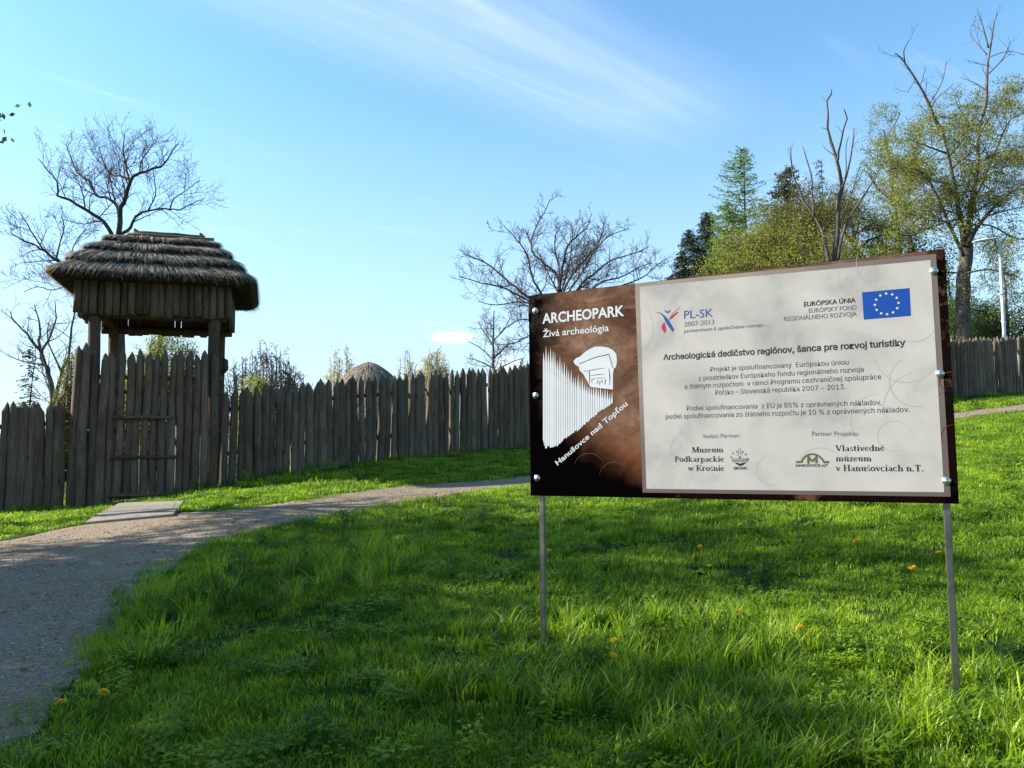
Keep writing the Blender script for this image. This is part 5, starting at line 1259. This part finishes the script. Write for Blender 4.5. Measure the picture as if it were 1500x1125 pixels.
def weed(seed, kind):
    r = random.Random(seed); V, F_ = [], []
    def leaf(p, d, L, w, droop, up=(0, 0, 1)):
        b = len(V); s = Vector((-d.y, d.x, 0)); s = s.normalized() if s.length > .01 else Vector((1, 0, 0)); pt = Vector(p)
        for i, (t, wk) in enumerate(((0, .15), (.35, .9), (.7, 1.0), (1.0, .05))):
            c = pt + d * (L * t) + Vector((0, 0, -droop * L * t * t)); k = 0.0 if i in (0, 3) else .12 * w
            V.extend([tuple(c - s * w * wk / 2 + Vector((0, 0, k))), tuple(c), tuple(c + s * w * wk / 2 + Vector((0, 0, k)))])
        for i in range(3):
            q = b + i * 3; F_.extend([(q, q + 1, q + 4, q + 3), (q + 1, q + 2, q + 5, q + 4)])
    if kind == 'rosette':
        for k in range(11):
            a = r.uniform(0, 6.283); d = Vector((math.cos(a), math.sin(a), r.uniform(.25, .8))).normalized(); leaf((0, 0, .005), d, r.uniform(.07, .13), r.uniform(.02, .035), .5)
    elif kind == 'clover':
        for k in range(34):
            a = r.uniform(0, 6.283); q = .10 * math.sqrt(r.random()); z = r.uniform(.03, .075); p = (math.cos(a) * q, math.sin(a) * q, z)
            for j in range(3):
                b_ = r.uniform(0, .4) + j * 2.094 + a; leaf(p, Vector((math.cos(b_), math.sin(b_), r.uniform(-.1, .35))).normalized(), r.uniform(.012, .02), .016, .2)
    else:
        for k in range(7):
            a = r.uniform(0, 6.283); q = .05 * r.random(); h = r.uniform(.08, .17); 
            for j in range(9):
                t = (j + 1) / 9; b_ = a + j * 2.4; leaf((math.cos(a) * (q + .03 * t), math.sin(a) * (q + .03 * t), h * t), Vector((math.cos(b_), math.sin(b_), .35)).normalized(), .045 * (1.15 - .5 * t), .018, .5)
    m = mesh_of('weed', V, F_, True); m.materials.append(MAT['weed']); return m
def pebble(seed):
    r = random.Random(seed); import bmesh
    bm = bmesh.new(); bmesh.ops.create_icosphere(bm, subdivisions=1, radius=1)
    for v in bm.verts: v.co = Vector((v.co.x * 1.0, v.co.y * .8, v.co.z * .5)) * r.uniform(.8, 1.15)
    m = bpy.data.meshes.new('pebble'); bm.to_mesh(m); bm.free(); m.materials.append(MAT['pebble']); return m
n_ = NT('pebble_stone', .85, .25); n_.color(n_.ramp(n_.rnd(), (.0, c4(.10, .09, .085)), (.5, c4(.22, .20, .18)), (1, c4(.42, .40, .37)))); MAT['pebble'] = n_.m
n_ = NT('fallen_bits', .9, .1); n_.color(n_.ramp(n_.rnd(), (.0, c4(.14, .07, .025)), (.5, c4(.28, .16, .06)), (1, c4(.40, .28, .13)))); MAT['bits'] = n_.m
def scatter(name, label, meshes, pts, rot, scl, var):
    col = bpy.data.collections.new(name + '_kinds')
    for i, m in enumerate(meshes):
        o = bpy.data.objects.new('%s_kind_%02d' % (name, i), m); col.objects.link(o)
    me = bpy.data.meshes.new(name); n = len(pts); me.vertices.add(n); me.vertices.foreach_set('co', np.asarray(pts, np.float32).ravel())
    a = me.attributes.new('rot', 'FLOAT_VECTOR', 'POINT'); a.data.foreach_set('vector', np.asarray(rot, np.float32).ravel())
    a = me.attributes.new('scl', 'FLOAT_VECTOR', 'POINT'); a.data.foreach_set('vector', np.asarray(scl, np.float32).ravel())
    a = me.attributes.new('var', 'INT', 'POINT'); a.data.foreach_set('value', np.asarray(var, np.int32))
    o = link(name, me); tag(o, label, kind='stuff')
    ng = bpy.data.node_groups.new(name, 'GeometryNodeTree'); ng.interface.new_socket('Geometry', in_out='INPUT', socket_type='NodeSocketGeometry'); ng.interface.new_socket('Geometry', in_out='OUTPUT', socket_type='NodeSocketGeometry')
    gi, go = ng.nodes.new('NodeGroupInput'), ng.nodes.new('NodeGroupOutput'); ip = ng.nodes.new('GeometryNodeInstanceOnPoints'); ci = ng.nodes.new('GeometryNodeCollectionInfo')
    ci.inputs['Collection'].default_value = col; ci.inputs['Separate Children'].default_value = True; ci.inputs['Reset Children'].default_value = True
    def na(nm, ty):
        x = ng.nodes.new('GeometryNodeInputNamedAttribute'); x.data_type = ty; x.inputs['Name'].default_value = nm; return [q for q in x.outputs if q.enabled and q.name == 'Attribute'][0]
    L = ng.links.new; L(gi.outputs[0], ip.inputs['Points']); L(ci.outputs[0], ip.inputs['Instance']); ip.inputs['Pick Instance'].default_value = True
    L(na('var', 'INT'), ip.inputs['Instance Index'])
    e2r = ng.nodes.new('FunctionNodeEulerToRotation'); L(na('rot', 'FLOAT_VECTOR'), e2r.inputs[0]); L(e2r.outputs[0], ip.inputs['Rotation']); L(na('scl', 'FLOAT_VECTOR'), ip.inputs['Scale']); L(ip.outputs[0], go.inputs[0])
    md = o.modifiers.new('scatter', 'NODES'); md.node_group = ng; return o
def vnoise(x, y, s, seed=0):
    rg = np.random.default_rng(seed); T = rg.random((64, 64)); X = x / s; Y = y / s; xi = np.floor(X).astype(int); yi = np.floor(Y).astype(int); fx = X - xi; fy = Y - yi; fx = fx * fx * (3 - 2 * fx); fy = fy * fy * (3 - 2 * fy)
    g = lambda a, b: T[a % 64, b % 64]
    return (g(xi, yi) * (1 - fx) + g(xi + 1, yi) * fx) * (1 - fy) + (g(xi, yi + 1) * (1 - fx) + g(xi + 1, yi + 1) * fx) * fy
SLAB = np.array([(G(*p).x, G(*p).y) for p in ((174, 740.5), (271, 738), (255, 759.5), (119, 772.5))])
def fence_y(x): return np.interp(x, [-14.5, -12, -9.8, -8.68, -5.86, -4.98, -2.4, .44, 7.5, 15.2, 18.1, 22], [14.2, 14.8, 15.35, 15.72, 16.45, 16.95, 18.95, 21, 24.6, 27.8, 28.7, 30])
def build_grass():
    rg = np.random.default_rng(5); bands = [(2.2, 4.5, 230, 1.0), (4.5, 7, 190, 1.0), (7, 10, 120, 1.15), (10, 15, 75, 1.35), (15, 22, 42, 1.7), (22, 34, 22, 2.1)]
    kinds = [tuft(k, 60, .13, .025, .060, .0046, .7, dry=.02) for k in range(5)] + [tuft(10 + k, 46, .12, .04, .095, .0052, .7, dry=.03) for k in range(3)] + [tuft(20 + k, 30, .08, .11, .23, .0062, .75, dry=.04) for k in range(3)] + [weed(30, 'rosette'), weed(31, 'clover'), weed(32, 'clover'), weed(35, 'clover'), weed(33, 'stalk')]
    P_, R_, S_, V_ = [], [], [], []
    for (d0, d1, dens, sc) in bands:
        xm = .70 * d1 + 1.6; A = 2 * xm * (d1 - d0); n = int(A * dens); x = rg.uniform(-xm, xm, n); y = rg.uniform(d0, d1, n)
        k = (np.abs(x) < .70 * y + 1.5) & (y < fence_y(x) + 2.5) & ~in_poly(x, y, SLAB); x, y = x[k], y[k]
        inp = in_poly(x, y, PATH_POLY); e_ = .10 + .16 * vnoise(x, y, .6, 21); deep = in_poly(x + e_, y, PATH_POLY) & in_poly(x - e_, y, PATH_POLY) & in_poly(x, y + e_, PATH_POLY) & in_poly(x, y - e_, PATH_POLY); keep = ~inp | (inp & ~deep & (rg.random(len(x)) < .42)); x, y = x[keep], y[keep]; n = len(x)
        patch = vnoise(x, y, .9, 1); patch2 = vnoise(x, y, .35, 2); tall = vnoise(x, y, 1.3, 3)
        near_edge = in_poly(x + .12, y, PATH_POLY) | in_poly(x - .12, y, PATH_POLY) | in_poly(x, y + .12, PATH_POLY) | in_poly(x, y - .12, PATH_POLY)
        behind = y > fence_y(x) + .3; foot = np.abs(y - fence_y(x) + .25) < .35
        v = rg.integers(0, 5, n); u = rg.random(n)
        v = np.where((patch > .55) & (u < .6), rg.integers(5, 8, n), v)
        post = ((x - 2.27) ** 2 + (y - 4.1) ** 2 < .45) | ((x - .35) ** 2 + (y - 5.1) ** 2 < 1.0) | ((x - 1.1) ** 2 + (y - 3.9) ** 2 < .35)
        v = np.where(((tall > .72) & (u < .16) & (y < 9)) | (foot & (u < .14)) | (post & (u < .45)), rg.integers(8, 11, n), v)
        wd = (patch2 > .45) & (u > .885) & (y < 13); v = np.where(wd, rg.integers(11, 16, n), v)
        bare = (vnoise(x, y, .5, 4) > .80) & (u < .6) & ~foot; fd = fence_y(x) - y; strip = (fd > -.2) & (fd < .9 + .9 * vnoise(x, y, .8, 31)); keep = ~bare & ~(behind & (u < .5)) & ~(strip & (rg.random(n) < .62)); 
        s = sc * rg.uniform(.75, 1.25, n) * np.where(near_edge, .75, 1); sz = s * (.75 + .6 * tall) / np.where(sc > 1.2, sc ** .55, 1) * np.where(foot, 1.15, 1)
        z = HZ(x, y); rot = np.stack([rg.normal(0, .08, n), rg.normal(0, .08, n), rg.uniform(0, 6.283, n)], 1)
        P_.append(np.stack([x, y, z], 1)[keep]); R_.append(rot[keep]); S_.append(np.stack([s, s, sz], 1)[keep]); V_.append(v[keep])
    # a fringe creeping over the path edges
    scatter('grass', 'lush uneven lawn grass with clover and weeds', kinds, np.concatenate(P_), np.concatenate(R_), np.concatenate(S_), np.concatenate(V_))
build_grass()
def build_gravel():
    rg = np.random.default_rng(6); P_, R_, S_, V_ = [], [], [], []; kinds = [pebble(k) for k in range(4)]
    bit = mesh_of('bit', [(-.5, -.2, .02), (.5, -.15, .1), (.45, .2, .02), (-.45, .2, .12)], [(0, 1, 2, 3)]); bit.materials.append(MAT['bits']); kinds.append(bit)
    for (d0, d1, dens, s0, s1) in ((2.2, 5, 520, .003, .011), (5, 9, 300, .004, .013), (9, 16, 120, .005, .016), (16, 26, 30, .007, .02)):
        xm = .7 * d1 + 1.5; n = int(2 * xm * (d1 - d0) * dens); x = rg.uniform(-xm, xm, n); y = rg.uniform(d0, d1, n); k = (np.abs(x) < .7 * y + 1.5); x, y = x[k], y[k]; k = in_poly(x, y, PATH_POLY) & ~in_poly(x, y, SLAB); x, y = x[k], y[k]
        u = rg.random(len(x)); keep = vnoise(x, y, .45, 9) + .35 * u > .5; x, y = x[keep], y[keep]; n = len(x); s = rg.uniform(s0, s1, n) * rg.uniform(.6, 1.3, n); v = rg.integers(0, 4, n); lt = vnoise(x, y, .8, 12) > .62; v = np.where(lt & (rg.random(n) < .5), 4, v)
        s = np.where(v == 4, s * 2.6, s); P_.append(np.stack([x, y, HZ(x, y) + .017 + s * .12], 1)); R_.append(np.stack([rg.normal(0, .25, n), rg.normal(0, .25, n), rg.uniform(0, 6.28, n)], 1)); S_.append(np.stack([s, s, s], 1)); V_.append(v)
    scatter('gravel', 'loose stones and brown plant scraps strewn over the path', kinds, np.concatenate(P_), np.concatenate(R_), np.concatenate(S_), np.concatenate(V_))
build_gravel()

# ------------------------------------------------------------------ dandelions
MY = NT('dandelion_yellow', .6, .2); MY.color(MY.ramp(MY.noise(MY.tc.outputs['Object'], 120, 2, .6), (.3, c4(.62, .42, .004)), (.7, c4(.80, .64, .01)))); MY.translucent(c4(.8, .5, .01), .25); MY = MY.m
def dandelion_meshes(h, seed, hd=.021):
    r = random.Random(seed); V, F_ = [], []
    for ring, (N, L, el, z) in enumerate(((22, hd, .12, 0), (20, hd * .85, .35, .002), (16, hd * .62, .65, .003), (10, hd * .38, 1.0, .004))):
        for k in range(N):
            a = 6.283 * (k + .5 * ring) / N + r.uniform(-.08, .08); e = el + r.uniform(-.12, .12); l = L * r.uniform(.85, 1.08); w = hd * .13; ca, sa, ce, se = math.cos(a), math.sin(a), math.cos(e), math.sin(e); b = len(V)
            for t, wk in ((.1, .5), (.9, 1.0)):
                cx, cy, cz = ca * ce * l * t, sa * ce * l * t, se * l * t + z + h; V += [(cx + sa * w * wk, cy - ca * w * wk, cz), (cx - sa * w * wk, cy + ca * w * wk, cz)]
            V.append((ca * ce * l, sa * ce * l, se * l + z + h)); F_ += [(b, b + 1, b + 3, b + 2), (b + 2, b + 3, b + 4)]
    hm = mesh_of('flower_head', V, F_); hm.materials.append(MY); m = MB(); m.tube([(0, 0, -.02), (.006, .003, h * .5), (0, 0, h - .004), (0, 0, h)], [.0022, .0020, .0020, .006], 6); sm = m.mesh('stem', True); sm.materials.append(MAT['weed']); return hm, sm
DM = [dandelion_meshes(h, k) for k, h in enumerate((.09, .12, .075, .14))]
GD = 'dandelions in the lawn'
for i, (px, py, lab) in enumerate(((806, 829, 'yellow dandelion just right of the left board post'), (1041, 866, 'yellow dandelion right of centre under the board, beside a shaded tuft'), (1076, 921, 'yellow dandelion at the near rim of the shade below the board'),
        (1260, 842, 'largest bright dandelion in the sunlit lawn under the board'), (1343, 866, 'bright dandelion on a tall stem left of the right board post'), (1379, 846, 'small dandelion half hidden against the right board post'),
        (1177, 948, 'dandelion at the left tip of the dark board shadow'), (1290, 770, 'dandelion close below the lower right of the board'), (1271, 766, 'tiny dandelion left of the one closest below the board'), (1181, 747, 'tiny dandelion right under the lower edge of the board'),
        (1209, 743, 'tiny dandelion touching the lower edge of the board, under the arch emblem'), (1090, 803, 'small dandelion alone in the lit grass below the middle of the board'), (1158, 774, 'faint small dandelion below the board between the middle and right'), (1025, 832, 'small orange-yellow dandelion in the shade left of the middle tuft'),
        (1440, 765, 'flat dandelion to the right of the right board post'), (640, 747, 'small dandelion by the path left of the board'), (84, 1080, 'dandelion in the dark grass at the lower left corner, the left one'), (138, 1081, 'dandelion in the dark grass at the lower left corner, the right one'),
        (898, 967, 'small dandelion low in the tall grass right of the left post'), (886, 1029, 'small dandelion nearest the bottom middle of the picture'), (1449, 609, 'large dandelion at the lawn edge by the far path'), (1470, 613, 'small dandelion right of the one by the far path'),
        (1444, 623, 'dandelion a little below the far path'), (1431, 630, 'dandelion left below the far path, near the board edge'), (1418, 665, 'dandelion beside the right edge of the board'), (1437, 670, 'dandelion in the far lawn, right of a brighter one'),
        (1428, 681, 'left one of two touching dandelions in the far lawn'), (1433, 679, 'right one of two touching dandelions in the far lawn'), (1470, 705, 'bright dandelion alone in the lower far lawn'), (1497, 702, 'dandelion cut by the right edge of the picture'))):
    g = G(px, py + 3); hm, sm = DM[i % 4]; r = empty('dandelion', g, RNG.uniform(0, 6)); tag(r, lab, 'flower', GD)
    big = 1.6 * (1.15 if (px, py) in ((1260, 842), (1343, 866), (1449, 609)) else .95) * (1 + .018 * max(g.y - 9, 0)); r.scale = (big, big, big * 1.15); r.rotation_euler = (RNG.uniform(-.15, .25), RNG.uniform(-.15, .15), RNG.uniform(0, 6))
    for m, nm in ((hm, 'flower_head'), (sm, 'stem')): link(nm, m, None, r)

# a few loose stones and a scrap at the edges of the path
def stone(px, py, s, seed, label, white=False):
    import bmesh
    g = G(px, py); r = random.Random(seed); bm = bmesh.new(); bmesh.ops.create_icosphere(bm, subdivisions=3, radius=1)
    for v in bm.verts:
        k = 1 + .16 * math.sin(v.co.x * 3.1 + seed) * math.cos(v.co.y * 2.7 + seed) + .08 * math.sin(v.co.z * 6 + seed * 2); v.co = Vector((v.co.x * k, v.co.y * .75 * k, v.co.z * .5 * k)) * s
    m = bpy.data.meshes.new('stone'); bm.to_mesh(m); bm.free(); m.polygons.foreach_set('use_smooth', np.ones(len(m.polygons), bool))
    n = NT('pale_stone', .85, .2); q = n.noise(n.tc.outputs['Object'], 30, 4, .7); n.color(n.ramp(q, (.3, c4(.24, .22, .19)), (.7, c4(.46, .43, .38))) if not white else c4(.75, .75, .74)); n.bump(q, .5, .004)
    o = link('stone' if not white else 'paper_scrap', m, n.m); o.location = g + Vector((0, 0, s * .2)); tag(o, label, 'stone' if not white else 'litter')
stone(172, 932, .045, 1, 'small pale stone on the grassy rim of the path'); stone(33, 1117, .05, 2, 'brownish stone in the grass at the lower left corner'); stone(346, 742, .055, 3, 'small white scrap on the grass verge right of the threshold', True)
